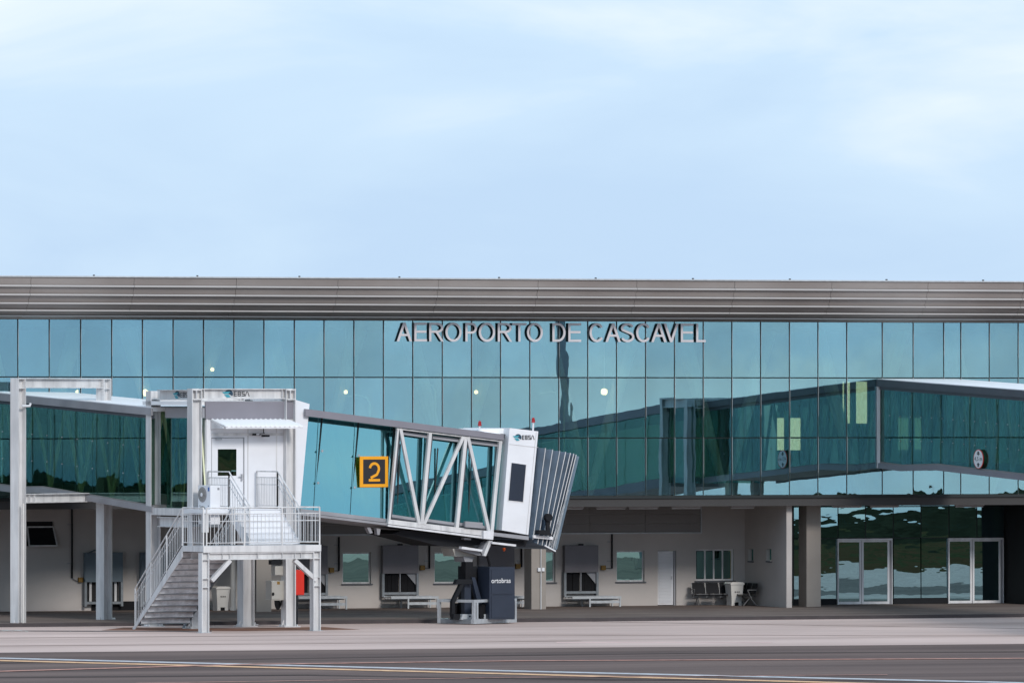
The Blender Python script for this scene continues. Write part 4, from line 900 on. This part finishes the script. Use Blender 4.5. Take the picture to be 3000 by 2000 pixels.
# cab
cabp = [(1493, 1253), (1577, 1263), (1548, 1566), (1470, 1552)]; YC = -.05
pc = [tz(u, v, YC) for u, v in cabp]
cab = MB().prism(RF, pc, YC, YC + 3.2).build('cab', PL, br)
x0_, z0_ = tz(1405, 1257, YC + .4); x1_, z1_ = tz(1492, 1254, YC + .4); xs_, zs_ = tz(1490, 1285, YC + .4); m = MB(); m.prism(RF, [(x0_, z0_), (x1_, z1_), (x1_, z1_ - .35), (x0_, z0_ - .05)], YC + .4, YC + 3.1); m.build('cab_roof', 'roof_white', br)
m = MB().prism(RF, [tz(u, v, YC - .012) for u, v in ((1497, 1353), (1544, 1359), (1534, 1472), (1487, 1468))], YC - .015, YC - .001); m.build('window_frame', 'white_paint', cab)
m = MB().prism(RF, [tz(u, v, YC - .02) for u, v in ((1499, 1355), (1541, 1361), (1532, 1469), (1490, 1465))], YC - .022, YC - .016); cw = m.build('cab_window', 'navy', cab)
for i in range(16):
    f = (i + .5) / 16; v = 1358 + 106 * f; ul = 1500 - 9.5 * f; m = MB(); m.prism(RF, [tz(ul, v, YC - .03), tz(ul + 41, v + 5.5, YC - .03), tz(ul + 41, v + 8.5, YC - .03), tz(ul, v + 3, YC - .03)], YC - .03, YC - .0225); m.build('blind_slat', 'navy', cab)
m = MB()
for (a, b) in (((1493, 1300), (1576, 1310)), ((1571, 1264), (1541, 1565))): x0_, z0_ = tz(*a, YC); x1_, z1_ = tz(*b, YC); m.bar(RF.w(x0_, YC - .006, z0_), RF.w(x1_, YC - .006, z1_), .02, .014)
m.build('panel_seam', 'steel_paint', cab)
lx0, lz = tz(1502, 1281, YC - .01); lx1 = tz(1566, 1281, YC - .01)[0]; ebsa(cab, RF, lx0, lx1, lz, .24, YC - .004)
quadp([(1466, 1300), (1488, 1303), (1466, 1552), (1444, 1549)], Y2_ + .25, Y2_ + .27).build('glass_panel', 'tunnel_glass', br)
quadp([(1470, 1270), (1492, 1273), (1491, 1282), (1470, 1279)], Y2_ + .1, Y2_ + .2).build('vent', 'charcoal', br)
quadp([(1442, 1558), (1549, 1570), (1549, 1581), (1441, 1568)], YC - .04, YC + .3).build('cab_sill', 'rail_grey', br)
quadp([(1452, 1582), (1545, 1583), (1540, 1600), (1500, 1597), (1456, 1590)], YC + .3, YC + 2.6).build('cab_underframe', 'black_paint', br)
quadp([(1442, 1586), (1512, 1594), (1512, 1600), (1442, 1592)], YC - .08, YC).build('step_beam', 'white_paint', br)
# beacons
for u, vt, vb in ((1404, 1231, 1262), (1561, 1221, 1270)):
    x, z0b = tz(u, vb, YC + .3); z1b = tz(u, vt + 16, YC + .3)[1]
    bc = MB().tube([RF.w(x, YC + .3, z0b), RF.w(x + .02, YC + .3, z1b)], .035, 8).build('beacon_post', 'white_paint', br)
    MB().tube([RF.w(x + .02, YC + .3, z1b), RF.w(x + .02, YC + .3, z1b + .05), RF.w(x + .02, YC + .3, z1b + .14), RF.w(x + .02, YC + .3, z1b + .18)], [.075, .06, .055, .02], 10).build('beacon', 'red_lamp', bc)
# pleated canopy
tops = [(1578, 1309), (1598, 1312), (1619, 1316), (1640, 1320), (1657, 1323), (1671, 1326), (1681, 1328), (1688, 1331), (1697, 1336)]
bots = [(1550, 1566), (1561, 1580), (1575, 1592), (1588, 1596), (1599, 1599), (1607, 1602), (1614, 1604), (1620, 1606), (1632, 1609)]
cn = MB().build if False else None
for i in range(8):
    a, b, c, d_ = tops[i], tops[i + 1], bots[i + 1], bots[i]; md = ((a[0] + b[0]) / 2, (a[1] + b[1]) / 2 + 2); me_ = ((c[0] + d_[0]) / 2, (c[1] + d_[1]) / 2)
    m = MB(); yo, yi = YC + .0, YC + .22
    P = [RF.w(tz(*a, yo)[0], yo, tz(*a, yo)[1]), RF.w(tz(*md, yo)[0], yi, tz(*md, yo)[1]), RF.w(tz(*b, yo)[0], yo, tz(*b, yo)[1]), RF.w(tz(*c, yo)[0], yo, tz(*c, yo)[1]), RF.w(tz(*me_, yo)[0], yi, tz(*me_, yo)[1]), RF.w(tz(*d_, yo)[0], yo, tz(*d_, yo)[1])]
    back = [p + RF.ay * (2.9 - (p - P[0]).dot(RF.ay)) for p in (P[0], P[2], P[3], P[5])]
    m.add(P + back, [(0, 1, 4, 5), (1, 2, 3, 4), (0, 6, 7, 2, 1), (5, 4, 3, 8, 9), (6, 9, 8, 7), (0, 5, 9, 6), (2, 7, 8, 3)])
    m.build('bellows_pleat', 'bellows_light' if i == 7 else 'bellows', br)
    x0_, z0_ = tz(*b, yo - .02); x1_, z1_ = tz(*c, yo - .02)
    if i < 7: MB().bar(RF.w(x0_, yo - .02, z0_), RF.w(x1_, yo - .02, z1_), .026).build('bellows_rib', 'steel_paint', br)
for i in range(9):
    a = (1688 - i * 5.4, 1345 + i * 22); b = (1597 + i * 3.6, 1590 + i * 1.9); x0_, z0_ = tz(*a, YC - .05); x1_, z1_ = tz(*b, YC - .05)
    if i > 3: MB().bar(RF.w(x0_, YC - .05, z0_), RF.w(x1_, YC - .05, z1_), .018).build('bellows_rib', 'galvanised', br)
    x1_, z1_ = tz(b[0], b[1] + 8, YC - .05); MB().box(RF, x1_ - .025, x1_ + .025, YC - .07, YC - .03, z1_ - .02, z1_ + .03).build('rib_foot', 'panel_white', br)
m = MB(); m.prism(RF, [tz(*q, YC - .1) for q in ((1561, 1566), (1618, 1572), (1618, 1580), (1561, 1575))], YC - .14, YC - .06); m.build('sensor_bracket', 'white_paint', br)
m = MB(); m.prism(RF, [tz(*q, YC - .3) for q in ((1577, 1552), (1600, 1552), (1617, 1568), (1576, 1563))], YC - .35, YC - .1); x_, z_ = tz(1606, 1515, YC - .3); m.tube([RF.w(x_, YC - .38, z_), RF.w(x_, YC - .20, z_)], .14, 12); m.bar(RF.w(x_, YC - .25, z_), RF.w(x_ + .02, YC - .25, z_ - .55), .13); m.build('spotlight', 'black_paint', br)
# lift head under tunnel
YH = .4
def hp(us, y0, y1, nm, mt): return MB().prism(RF, [tz(u, v, y0) for u, v in us], y0, y1).build(nm, mt, br)
hp([(1180, 1552), (1442, 1583), (1442, 1590), (1350, 1601), (1285, 1598), (1150, 1563)], .5, 2.4, 'cable_tray', 'black_paint')
hp([(1075, 1544), (1085, 1544), (1092, 1560), (1084, 1562)], .4, .6, 'hanger', 'rail_grey'); hp([(1103, 1546), (1115, 1548), (1112, 1566), (1106, 1566)], .4, .6, 'hanger', 'rail_grey')
hp([(1417, 1553), (1447, 1556), (1445, 1580), (1417, 1577)], -.1, .15, 'hinge_block', 'white_paint')
hp([(1433, 1582), (1443, 1583), (1424, 1628), (1416, 1627)], 0, .12, 'hanger_arm', 'steel_paint')
hp([(1425, 1588), (1434, 1583), (1417, 1628), (1409, 1616)], .12, .5, 'hanger_arm', 'rail_grey')
hp([(1354, 1600), (1414, 1609), (1412, 1615), (1352, 1607)], .0, .2, 'head_beam', 'white_paint')
hp([(1344, 1607), (1416, 1616), (1415, 1625), (1402, 1626), (1350, 1612)], .2, .5, 'head_beam', 'rail_grey')
hp([(1326, 1606), (1350, 1610), (1400, 1626), (1395, 1629), (1333, 1629)], .5, 1.3, 'head_box', 'beige_box')
hp([(1358, 1630), (1388, 1630), (1383, 1646), (1362, 1645)], .5, 1.2, 'ball_joint', 'rail_grey')
hp([(1360, 1574), (1380, 1576), (1380, 1581), (1360, 1580)], .3, .5, 'small_box', 'rail_grey')
hp([(1395, 1575), (1425, 1585), (1412, 1612), (1388, 1598)], .6, 1.2, 'gearbox', 'galvanised_dark')
x_, z_ = tz(1477, 1609, .3); MB().tube([RF.w(x_, .3, z_ + .06), RF.w(x_, .3, z_ + .02), RF.w(x_, .3, z_ - .06)], [.04, .06, .03], 10).build('warning_lamp', 'orange', br)
MB().tube([RF.w(*(lambda a: (a[0], .3, a[1]))(tz(1428, 1627, .3))), RF.w(*(lambda a: (a[0], .3, a[1]))(tz(1434, 1650, .3))), RF.w(*(lambda a: (a[0], .3, a[1]))(tz(1440, 1700, .3)))], .05, 8).build('hose', 'black_rubber', br)
# lift column and wheel base
cb = ground(1389, 1829); BF = Frame(cb.x, cb.y, 36)
Lr, Ll = 2.62, 1.62
def bz(v): return BF.z(1389, v)
h1 = bz(1813); ht = bz(1756)
for (x0_, x1_, y0_, y1_, nm) in ((0, Lr, 0, .14, 0), (0, Lr, Ll - .14, Ll, 0), (0, .14, .142, Ll - .142, 1), (Lr - .14, Lr, .142, Ll - .142, 1)):
    MB().box(BF, x0_, x1_, y0_, y1_, .03, h1).build('base_beam', 'galvanised' if nm == 0 else 'galvanised_dark', br)  # left-facing beams take darker steel, their shade put into the colour
for x_ in (.05, Lr - .05):
    for y_ in (.05, Ll - .05): MB().box(BF, x_ - .05, x_ + .05, y_ - .05, y_ + .05, h1, ht - .101).build('guard_post', 'galvanised', br)
MB().box(BF, .16, .26, .0, .09, h1, ht - .101).build('guard_post', 'galvanised', br)
for y_ in (.05, Ll - .05): MB().box(BF, 0, Lr, y_ - .05, y_ + .05, ht - .10, ht).build('guard_rail', 'galvanised', br)
for x_ in (.05, Lr - .05): MB().box(BF, x_ - .05, x_ + .05, .102, Ll - .102, ht - .10, ht).build('guard_rail', 'galvanised', br)
yc_ = Ll / 2
# wheels
for sgn in (-1, 1):
    c0 = BF.w(Lr * .35 + sgn * .0, yc_ + sgn * .55, .38); MB().tube([c0 - BF.ay * .12, c0 + BF.ay * .12], .36, 18).build('wheel', 'black_rubber', br)
LF = Frame(BF.w(.2, .5, 0).x, BF.w(.2, .5, 0).y, 13)
def lp(us, y0, y1, nm, mt): return MB().prism(LF, [LF.hit(u, v, y0) for u, v in us], y0, y1).build(nm, mt, br)
lp([(1361, 1658), (1436, 1658), (1436, 1812), (1361, 1812)], .55, 1.0, 'lift_mast', 'black_paint')
lp([(1364, 1645), (1386, 1645), (1386, 1700), (1364, 1700)], .2, .5, 'lift_screw', 'black_rubber')
lp([(1361, 1700), (1380, 1700), (1380, 1812), (1361, 1812)], .3, .53, 'mast_leg', 'navy')
lp([(1340, 1696), (1384, 1696), (1384, 1710), (1334, 1710)], .1, .3, 'mast_bracket', 'black_paint')
lp([(1349, 1711), (1360, 1711), (1333, 1765), (1333, 1800), (1324, 1800), (1325, 1760)], .12, .28, 'stay', 'black_paint')
lp([(1382, 1690), (1392, 1690), (1412, 1760), (1412, 1800), (1404, 1800), (1400, 1765)], .12, .28, 'stay', 'navy')
m_ = lp([(1434, 1660), (1508, 1660), (1508, 1813), (1434, 1813)], -.35, .45, 'control_cabinet', 'navy')
lp([(1440, 1668), (1502, 1668), (1502, 1739), (1440, 1739)], -.37, -.352, 'cabinet_door', 'navy'); lp([(1440, 1744), (1502, 1744), (1502, 1808), (1440, 1808)], -.37, -.352, 'cabinet_door', 'navy')
a = LF.hit(1440, 1707, -.38); b_ = LF.hit(1496, 1692, -.38); text_obj('ortobras', 'lettering', 'ink_white', br, LF, a[0], b_[0], a[1], b_[1], -.372, .008)
for us in ([(1356, 1798), (1389, 1798), (1392, 1814), (1350, 1814)], [(1405, 1798), (1432, 1798), (1436, 1814), (1402, 1814)]): lp(us, -.1, .1, 'foot_bracket', 'galvanised')
for (u, v) in ((1377, 1804), (1416, 1804)): x_, z_ = LF.hit(u, v, -.11); MB().disc(LF, x_, z_, .035, .035, -.115, -.102, n=10).build('bolt', 'black_paint', br)
lp([(1330, 1798), (1348, 1798), (1352, 1814), (1327, 1814)], .0, .2, 'motor', 'black_paint')

# gate number sign
gs = empty('gate_number_sign', RF.w(*(lambda a: (a[0], Y1_ - .1, a[1]))(tz(1096, 1426, Y1_ - .1))), 'orange framed black sign with number 2 on the tunnel glass', 'sign')
yS = Y1_ - .01
def sr(u0, v0, u1, v1): a = tz(u0, v1, yS); b = tz(u1, v0, yS); return a[0], b[0], a[1], b[1]
x0_, x1_, z0_, z1_ = sr(1054.5, 1336, 1137, 1426.5); MB().box(RF, x0_, x1_, yS, yS + .05, z0_, z1_).build('frame', 'yellow', gs)
x0_, x1_, z0_, z1_ = sr(1064, 1345, 1128, 1417); MB().box(RF, x0_, x1_, yS - .006, yS - .001, z0_, z1_).build('plate', 'sign_black', gs)
x0_, x1_, z0_, z1_ = sr(1080, 1353, 1113, 1409.5)
# digit drawn as a stroke
wst = (x1_ - x0_) * .20; cxd = (x0_ + x1_) / 2; rr_ = (x1_ - x0_) / 2 - wst / 2; zc_ = z1_ - rr_ * 1.02 - wst / 2
pth = [(cxd + rr_ * math.cos(math.radians(t)), zc_ + rr_ * 1.02 * math.sin(math.radians(t))) for t in range(172, -41, -12)] + [(cxd + rr_ * .55, zc_ - rr_ * 1.1), (x0_ + wst * .9, z0_ + wst * 1.35)]
mdig = MB(); L_, R_ = [], []
for i, p in enumerate(pth):
    q0, q1 = pth[max(i - 1, 0)], pth[min(i + 1, len(pth) - 1)]; dx_, dz_ = q1[0] - q0[0], q1[1] - q0[1]; ln = math.hypot(dx_, dz_); nx, nz_ = -dz_ / ln * wst / 2, dx_ / ln * wst / 2
    L_.append((p[0] + nx, p[1] + nz_)); R_.append((p[0] - nx, p[1] - nz_))
for i in range(len(pth) - 1): mdig.prism(RF, [L_[i], L_[i + 1], R_[i + 1], R_[i]], yS - .011, yS - .0065)
mdig.box(RF, x0_, x1_, yS - .0125, yS - .0065, z0_, z0_ + wst * .95); mdig.build('number', 'yellow', gs)

# ------------------------------------------------------------------ centre column under the rotunda, service boxes, red cabinet
cc = ground(720, 1834); CF = Frame(cc.x, cc.y, 13)
rc = empty('support_column', CF.w(0, 0, 0), 'thick steel support column standing under the stair door landing', 'column')
icol(CF, -.22, -.2, .03, RF.z(720, 1500, .5), d=.46, b=.42).build('shaft', 'steel_paint', rc); base_plate(CF, 0, 0, rc)
c4 = ground(846, 1835); C4 = Frame(c4.x, c4.y, 13)
eb = empty('switch_cabinet', C4.w(-.3, 0, 1.1), 'stack of grey beige switch boxes with loose black cables beside a portal post', 'switch box')
def eb_box(u0, v0, u1, v1, y0, y1, nm, mt): a = C4.hit(u0, v1, y0); b = C4.hit(u1, v0, y0); return MB().box(C4, a[0], b[0], y0, y1, a[1], b[1]).build(nm, mt, eb)
eb_box(807, 1657, 838, 1684, -.1, .2, 'upper_box', 'beige_box'); eb_box(806, 1659, 820, 1683, -.12, -.102, 'box_door', 'beige_box')
eb_box(795, 1700, 842, 1757, -.15, .25, 'lower_box', 'beige_box'); eb_box(796, 1702, 821, 1755, -.17, -.152, 'box_door', 'beige_box')
eb_box(795, 1639, 826, 1653, -.1, .1, 'meter', 'black_paint'); eb_box(812, 1702, 820, 1711, -.176, -.171, 'warning_sticker', 'yellow_box')
x_, z_ = C4.hit(800, 1739, -.18); MB().disc(C4, x_, z_, .045, .06, -.20, -.171, n=12).build('knob', 'black_paint', eb)
m = MB()
for k in range(7):
    pts = []
    for t in range(9):
        a = math.pi * t / 8; x_, z_ = C4.hit(812 + k * 2.2 + 9 * math.cos(a) * (1 - k * .1), 1758 + (26 - k * 2) * math.sin(a), -.05); pts.append(C4.w(x_, -.1 + .02 * k, z_))
    m.tube(pts, .022, 6)
m.build('cable_loop', 'black_rubber', eb)
m = MB()
for u in (831, 838): x_, za_ = C4.hit(u, 1700, 0); zb_ = C4.hit(u, 1625, 0)[1]; m.tube([C4.w(x_, .05, za_), C4.w(x_, .05, zb_)], .025, 6)
m.build('conduit', 'white_paint', eb)
rk = empty('red_cabinet', C4.w(.5, .8, 1.2), 'bright red cabinet under the stair platform right of a steel post', 'cabinet')
a = C4.hit(869, 1742, .6); b_ = C4.hit(891, 1668, .6); MB().box(C4, a[0] - .05, b_[0], .6, .85, a[1], b_[1]).build('body', 'red_cabinet', rk); MB().box(C4, a[0] - .04, b_[0] - .015, .585, .599, a[1] + .02, b_[1] - .02).build('door', 'red_cabinet', rk)
MB().box(C4, a[0] + .02, a[0] + .08, .65, .75, 0, a[1]).build('stand', 'black_paint', rk)
gx_ = FA.x(683, 1.0); pp = empty('wall_pipe', (gx_, 3.6, SLAB_Z), 'pale round drainpipe behind the bin under the platform', 'pipe'); x_ = FA.x(683, 3.6)
MB().tube([(x_, 3.6, SLAB_Z), (x_, 3.6, WT)], .10, 12).build('pipe', 'bin_plastic', pp); MB().tube([(x_, 3.6, SLAB_Z), (x_, 3.6, SLAB_Z + .12)], .13, 12).build('collar', 'bin_plastic', pp)

# ------------------------------------------------------------------ air conditioner
yA = -1.15; a = RF.hit(616, 1535, yA); b_ = RF.hit(645, 1421, yA)
ac = empty('air_conditioner', RF.w(a[0], yA, a[1]), 'white outdoor air conditioner with two stacked fans beside the stair landing', 'air conditioner')
ACD = .86
MB().box(RF, a[0], b_[0], yA, yA + ACD, a[1], b_[1]).build('casing', 'panel_white', ac)
AF = Frame(RF.w(a[0], yA + ACD, 0).x, RF.w(a[0], yA + ACD, 0).y, 13 - 90)     # x towards camera, outer face y<0
hgt = b_[1] - a[1]
for k in (.27, .76):
    zc_ = a[1] + hgt * k; cx_ = ACD * .36
    MB().disc(AF, cx_, zc_, .29, .27, -.012, -.001, n=24).build('fan_ring', 'rail_grey', ac)
    m = MB()
    for t in range(12):
        an = math.radians(t * 30); m.bar(AF.w(cx_, -.03, zc_), AF.w(cx_ + .27 * math.cos(an), -.03, zc_ + .25 * math.sin(an)), .012)
    for r_ in (.12, .19, .26):
        pts = [AF.w(cx_ + r_ * math.cos(math.radians(t)), -.03, zc_ + r_ * .93 * math.sin(math.radians(t))) for t in range(0, 361, 20)]; m.tube(pts, .006, 4)
    m.build('fan_guard', 'beige_box', ac)
    MB().disc(AF, cx_, zc_, .07, .07, -.045, -.034, n=14).build('hub', 'panel_white', ac)
MB().box(AF, .70, .80, -.008, -.001, a[1] + hgt * .85, a[1] + hgt * .95).build('sticker', 'blue_print', ac)
MB().box(RF, b_[0] - .11, b_[0] - .03, yA - .006, yA - .001, a[1] + hgt * .88, a[1] + hgt * .94).build('label_plate', 'rail_grey', ac)
for zz in (.46,):
    for xx in (.10, .70): MB().box(AF, xx, xx + .06, -.008, -.001, a[1] + hgt * zz, a[1] + hgt * zz + .03).build('grip', 'charcoal', ac)
MB().box(RF, a[0] - .05, b_[0] + .1, yA - .03, yA + ACD + .6, a[1] - .10, a[1] - .005).build('bracket', 'galvanised_dark', ac)

# ------------------------------------------------------------------ stairs
YS = -4.4; DP = 1.5
sx0 = RF.x(596, YS); sx1 = RF.x(941, YS); zd = RF.z(750, 1597, YS)
st = empty('stairs', RF.w(sx0, YS, 0), 'two-flight pale steel stair with platform, barred rails and stained lower risers', 'stairs')
GM = 'steel_paint'
zb1, zb0 = RF.z(750, 1617, YS), RF.z(750, 1638, YS)
m = MB(); m.box(RF, sx0, sx1, YS, YS + .02, zb1 + .01, zd); m.box(RF, sx0, sx0 + .02, YS + .021, YS + DP, zb1 + .03, zd - .01); m.box(RF, sx1 - .02, sx1, YS + .021, YS + DP, zb1 + .01, zd); m.box(RF, sx0 + .021, sx1 - .021, YS + DP - .02, YS + DP, zb1 + .02, zd - .01); m.build('platform_fascia', GM, st)
n = 14
for i in range(n):
    a_ = sx0 + .022 + (sx1 - sx0 - .044) * i / n; b2 = sx0 + .022 + (sx1 - sx0 - .044) * (i + 1) / n; slab_obj('deck_plank', 'galvanised', st, RF, a_ + .004, b2 - .004, YS + .022, YS + DP - .022, zd - .06, zd - .012)
def ibeam(x0_, x1_, y_): bm_ = ibeam_x(MB(), RF, x0_, x1_, y_, zb0, zb1 - .002, b=.20).build('platform_beam', GM, st); return bm_
xa, xb_ = RF.x(592, YS), sx1
for y_ in (YS + .02, YS + DP - .25):
    bm_ = ibeam(xa + .33, xb_ - .30, y_)
    for f in (.12, .19, .46, .70, .82, .88): x_ = xa + .33 + (xb_ - xa - .63) * f; MB().box(RF, x_, x_ + .015, y_ + .005, y_ + .195, zb0 + .031, zb1 - .034).build('stiffener', GM, bm_)
for x_ in (xa, xb_ - .30):
    for y_ in (YS + .01,):
        lg = icol(RF, x_, y_, .02, zb1 - .003, d=.29, b=.26, t=.03, wt=.03).build('leg', GM, st)
        MB().box(RF, x_ - .05, x_ + .35, y_ - .05, y_ + .3, 0, .02).build('foot_plate', 'galvanised', lg)
        for z in (1.55, 1.85, zb0): MB().box(RF, x_ + .031, x_ + .259, y_ + .005, y_ + .255, z, z + .02).build('stiffener', GM, lg)
for p, q in (((673, 1640), (619, 1700)), ((862, 1640), (925, 1698))):
    a_ = RF.hit(*p, YS + .12); b2 = RF.hit(*q, YS + .12); MB().bar(RF.w(a_[0], YS + .12, a_[1]), RF.w(b2[0], YS + .12, b2[1]), .16, .14).build('knee_brace', GM, st)
def guard(P, Q, h=1.3, pitch=.15, first=True, last=True):
    "barred guard rail from P to Q (floor points)"
    P, Q = Vector(P), Vector(Q); U = Vector((0, 0, 1)); ln = (Q - P).length; d = (Q - P) / ln; r = MB()
    for hh, rr2 in ((h, .026), (h - .21, .018), (h - .46, .014), (.10, .016)):
        r.tube([P + U * hh, Q + U * hh], rr2, 6)
    for f, o in ((first, P), (last, Q)):
        if f: r.bar(o, o + U * h, .045)
    if ln > 2.2:
        for k in range(1, int(ln / 1.3)): o = P + (Q - P) * k / int(ln / 1.3); r.bar(o, o + U * h, .045)
    ro = r.build('guard_rail', GM, st)
    n_ = max(2, int(ln / pitch)); pk = MB()
    for k in range(1, n_): o = P + (Q - P) * k / n_; pk.tube([o + U * .10, o + U * (h - .21)], .0105, 4)
    pk.build('baluster', GM, ro); return ro
W1 = 2.0
# platform guards
guard(RF.w(sx0 + .14, YS + .03, zd), RF.w(sx1 - .05, YS + .03, zd)); guard(RF.w(sx0 + .03, YS + .06, zd), RF.w(sx0 + .03, YS + DP, zd)); guard(RF.w(sx1 - .03, YS + .06, zd), RF.w(sx1 - .03, YS + DP, zd))
fx0 = sx1 - 1.98
guard(RF.w(sx0 + W1 + .05, YS + DP - .03, zd), RF.w(fx0 - .04, YS + DP - .03, zd))
def flight(x0_, x1_, ystart, z_a, ydir, zstep, run, n_, mt, low=False):
    for k in range(n_):
        y0_ = ystart + k * run; z_ = z_a + (k + 1) * zstep if zstep > 0 else z_a + (k + 1) * zstep
        if zstep < 0:
            t_ = slab_obj('tread', 'galvanised_dark', st, RF, x0_ + .03, x1_ - .03, y0_, y0_ + run + .03, z_ - .03, z_)
            slab_obj('riser', mt, st, RF, x0_ + .032, x1_ - .032, y0_ - .012, y0_ - .002, z_ + .004, z_ - zstep - .032)
        else:
            t_ = slab_obj('tread', 'panel_white', st, RF, x0_ + .03, x1_ - .03, y0_ - .03, y0_ + run, z_ - .03, z_)
            slab_obj('riser', mt, st, RF, x0_ + .032, x1_ - .032, y0_ + .0, y0_ + .01, z_ - zstep + .002, z_ - .032)
# lower flight: goes down away from the camera
n1 = 14; zs1_ = -zd / n1; run1 = .25
flight(sx0, sx0 + W1, YS + DP, zd, 1, zs1_, run1, n1 - 1, 'riser_steel', True)
SX = Frame(RF.w(0, YS + DP, 0).x, RF.w(0, YS + DP, 0).y, 13)
for x_ in (sx0, sx0 + W1 - .025):
    MB().prismx(RF, [(YS + DP - .02, zd - .01), (YS + DP + n1 * run1 + .06, .04), (YS + DP + n1 * run1 + .06, .0), (YS + DP + n1 * run1 - .10, .0), (YS + DP - .02, zd - .40)], x_, x_ + .025).build('stringer', GM if x_ == sx0 else 'galvanised_dark', st)
guard(RF.w(sx0 + .02, YS + DP + .02, zd - .02), RF.w(sx0 + .02, YS + DP + n1 * run1 - .1, .12)); guard(RF.w(sx0 + W1 - .02, YS + DP + .02, zd - .02), RF.w(sx0 + W1 - .02, YS + DP + n1 * run1 - .1, .12))
# upper flight
zl = dz0 - .02; n2 = 6; zs2 = (zl - zd) / n2; run2 = .25
flight(fx0, sx1, YS + DP + .02, zd, 1, zs2, run2, n2, 'panel_white')
YL = YS + DP + n2 * run2
for x_ in (fx0, sx1 - .03):
    MB().prismx(RF, [(YS + DP - .02, zd + .10), (YL, zl + .12), (YL, zl - .25), (YS + DP + .2, zd - .2), (YS + DP - .02, zd - .2)], x_, x_ + .028).build('stringer', 'panel_white', st)
lx0_ = fx0 - 1.0
MB().box(RF, lx0_, sx1, YL + .002, yw - .06, zl - .14, zl - .004).build('landing', 'panel_white', st)
for x_ in (lx0_ + .05, sx1 - .25): MB().box(RF, x_, x_ + .18, YL + .05, YL + .23, zl - .8, zl - .142).build('landing_bracket', GM, st)
for x_ in (fx0 + .01, sx1 - .02):
    guard(RF.w(x_, YL, zl), RF.w(x_, yw - .12, zl), pitch=.11); guard(RF.w(x_, YS + DP + .05, zd + .05), RF.w(x_, YL, zl))

# ------------------------------------------------------------------ the neighbouring bridge beyond the right edge (seen in the glass)
yr = -19.4; xr0 = FA.x(2003, 19.4); xr1 = FA.x(2205, 19.4); R2 = Frame(xr0, yr - 3.0, 0)
portal(R2, xr1 - xr0 - .1, 3.0, 'steel portal of the next boarding bridge, mirrored in the glass left of the right walkway', ztop, ztb, logos=False, backlogo=True)
b2_ = empty('boarding_bridge', R2.w(2, 1, 0), 'next boarding bridge beyond the right edge, mirrored dark in the facade glass', 'boarding bridge')
zt_, zb_ = RRf(19.2), BRf(19.2)
MB().box(R2, .3, xr1 - xr0 + .4, .3, 3.2, zb_ - .2, zt_ - .1).build('rotunda', 'bridge_glass', b2_)
q0 = R2.w(.4, .2, 0); q1 = Vector((FA.x(1400, 37.0), -37.0, 0)); TL = (q1 - q0).length
T2 = Frame(q0.x, q0.y, math.degrees(math.atan2(q1.y - q0.y, q1.x - q0.x)))
ze = 6.95; w2 = 2.8
MB().prism(T2, [(0, zt_), (TL, ze), (TL, ze - .32), (0, zt_ - .35)], -.1, w2 + .1).build('tunnel_roof', 'fascia_grey', b2_)
for i in range(9):
    a, b = TL * i / 9, TL * (i + 1) / 9 - .05; za, zb2 = zt_ + (ze - zt_) * i / 9, zt_ + (ze - zt_) * (i + 1) / 9
    for y_ in (0, w2 - .03): MB().prism(T2, [(a, za - .36), (b, zb2 - .36), (b, zb2 - 3.0), (a, za - 3.0)], y_, y_ + .03).build('glass_panel', 'bridge_glass', b2_)
MB().prism(T2, [(0, zt_ - 3.02), (TL, ze - 3.02), (TL, ze - 3.4), (0, zt_ - 3.4)], -.05, w2 + .05).build('tunnel_floor', 'fascia_grey', b2_)
MB().box(T2, TL + .01, TL + 2.6, -.3, w2 + .3, ze - 3.5, ze + .15).build('cab', 'panel_white', b2_)
for y_ in (.2, 2.2): MB().box(T2, TL - 3, TL - 2.6, y_, y_ + .4, 0, ze - 3.3).build('lift_leg', 'black_paint', b2_)
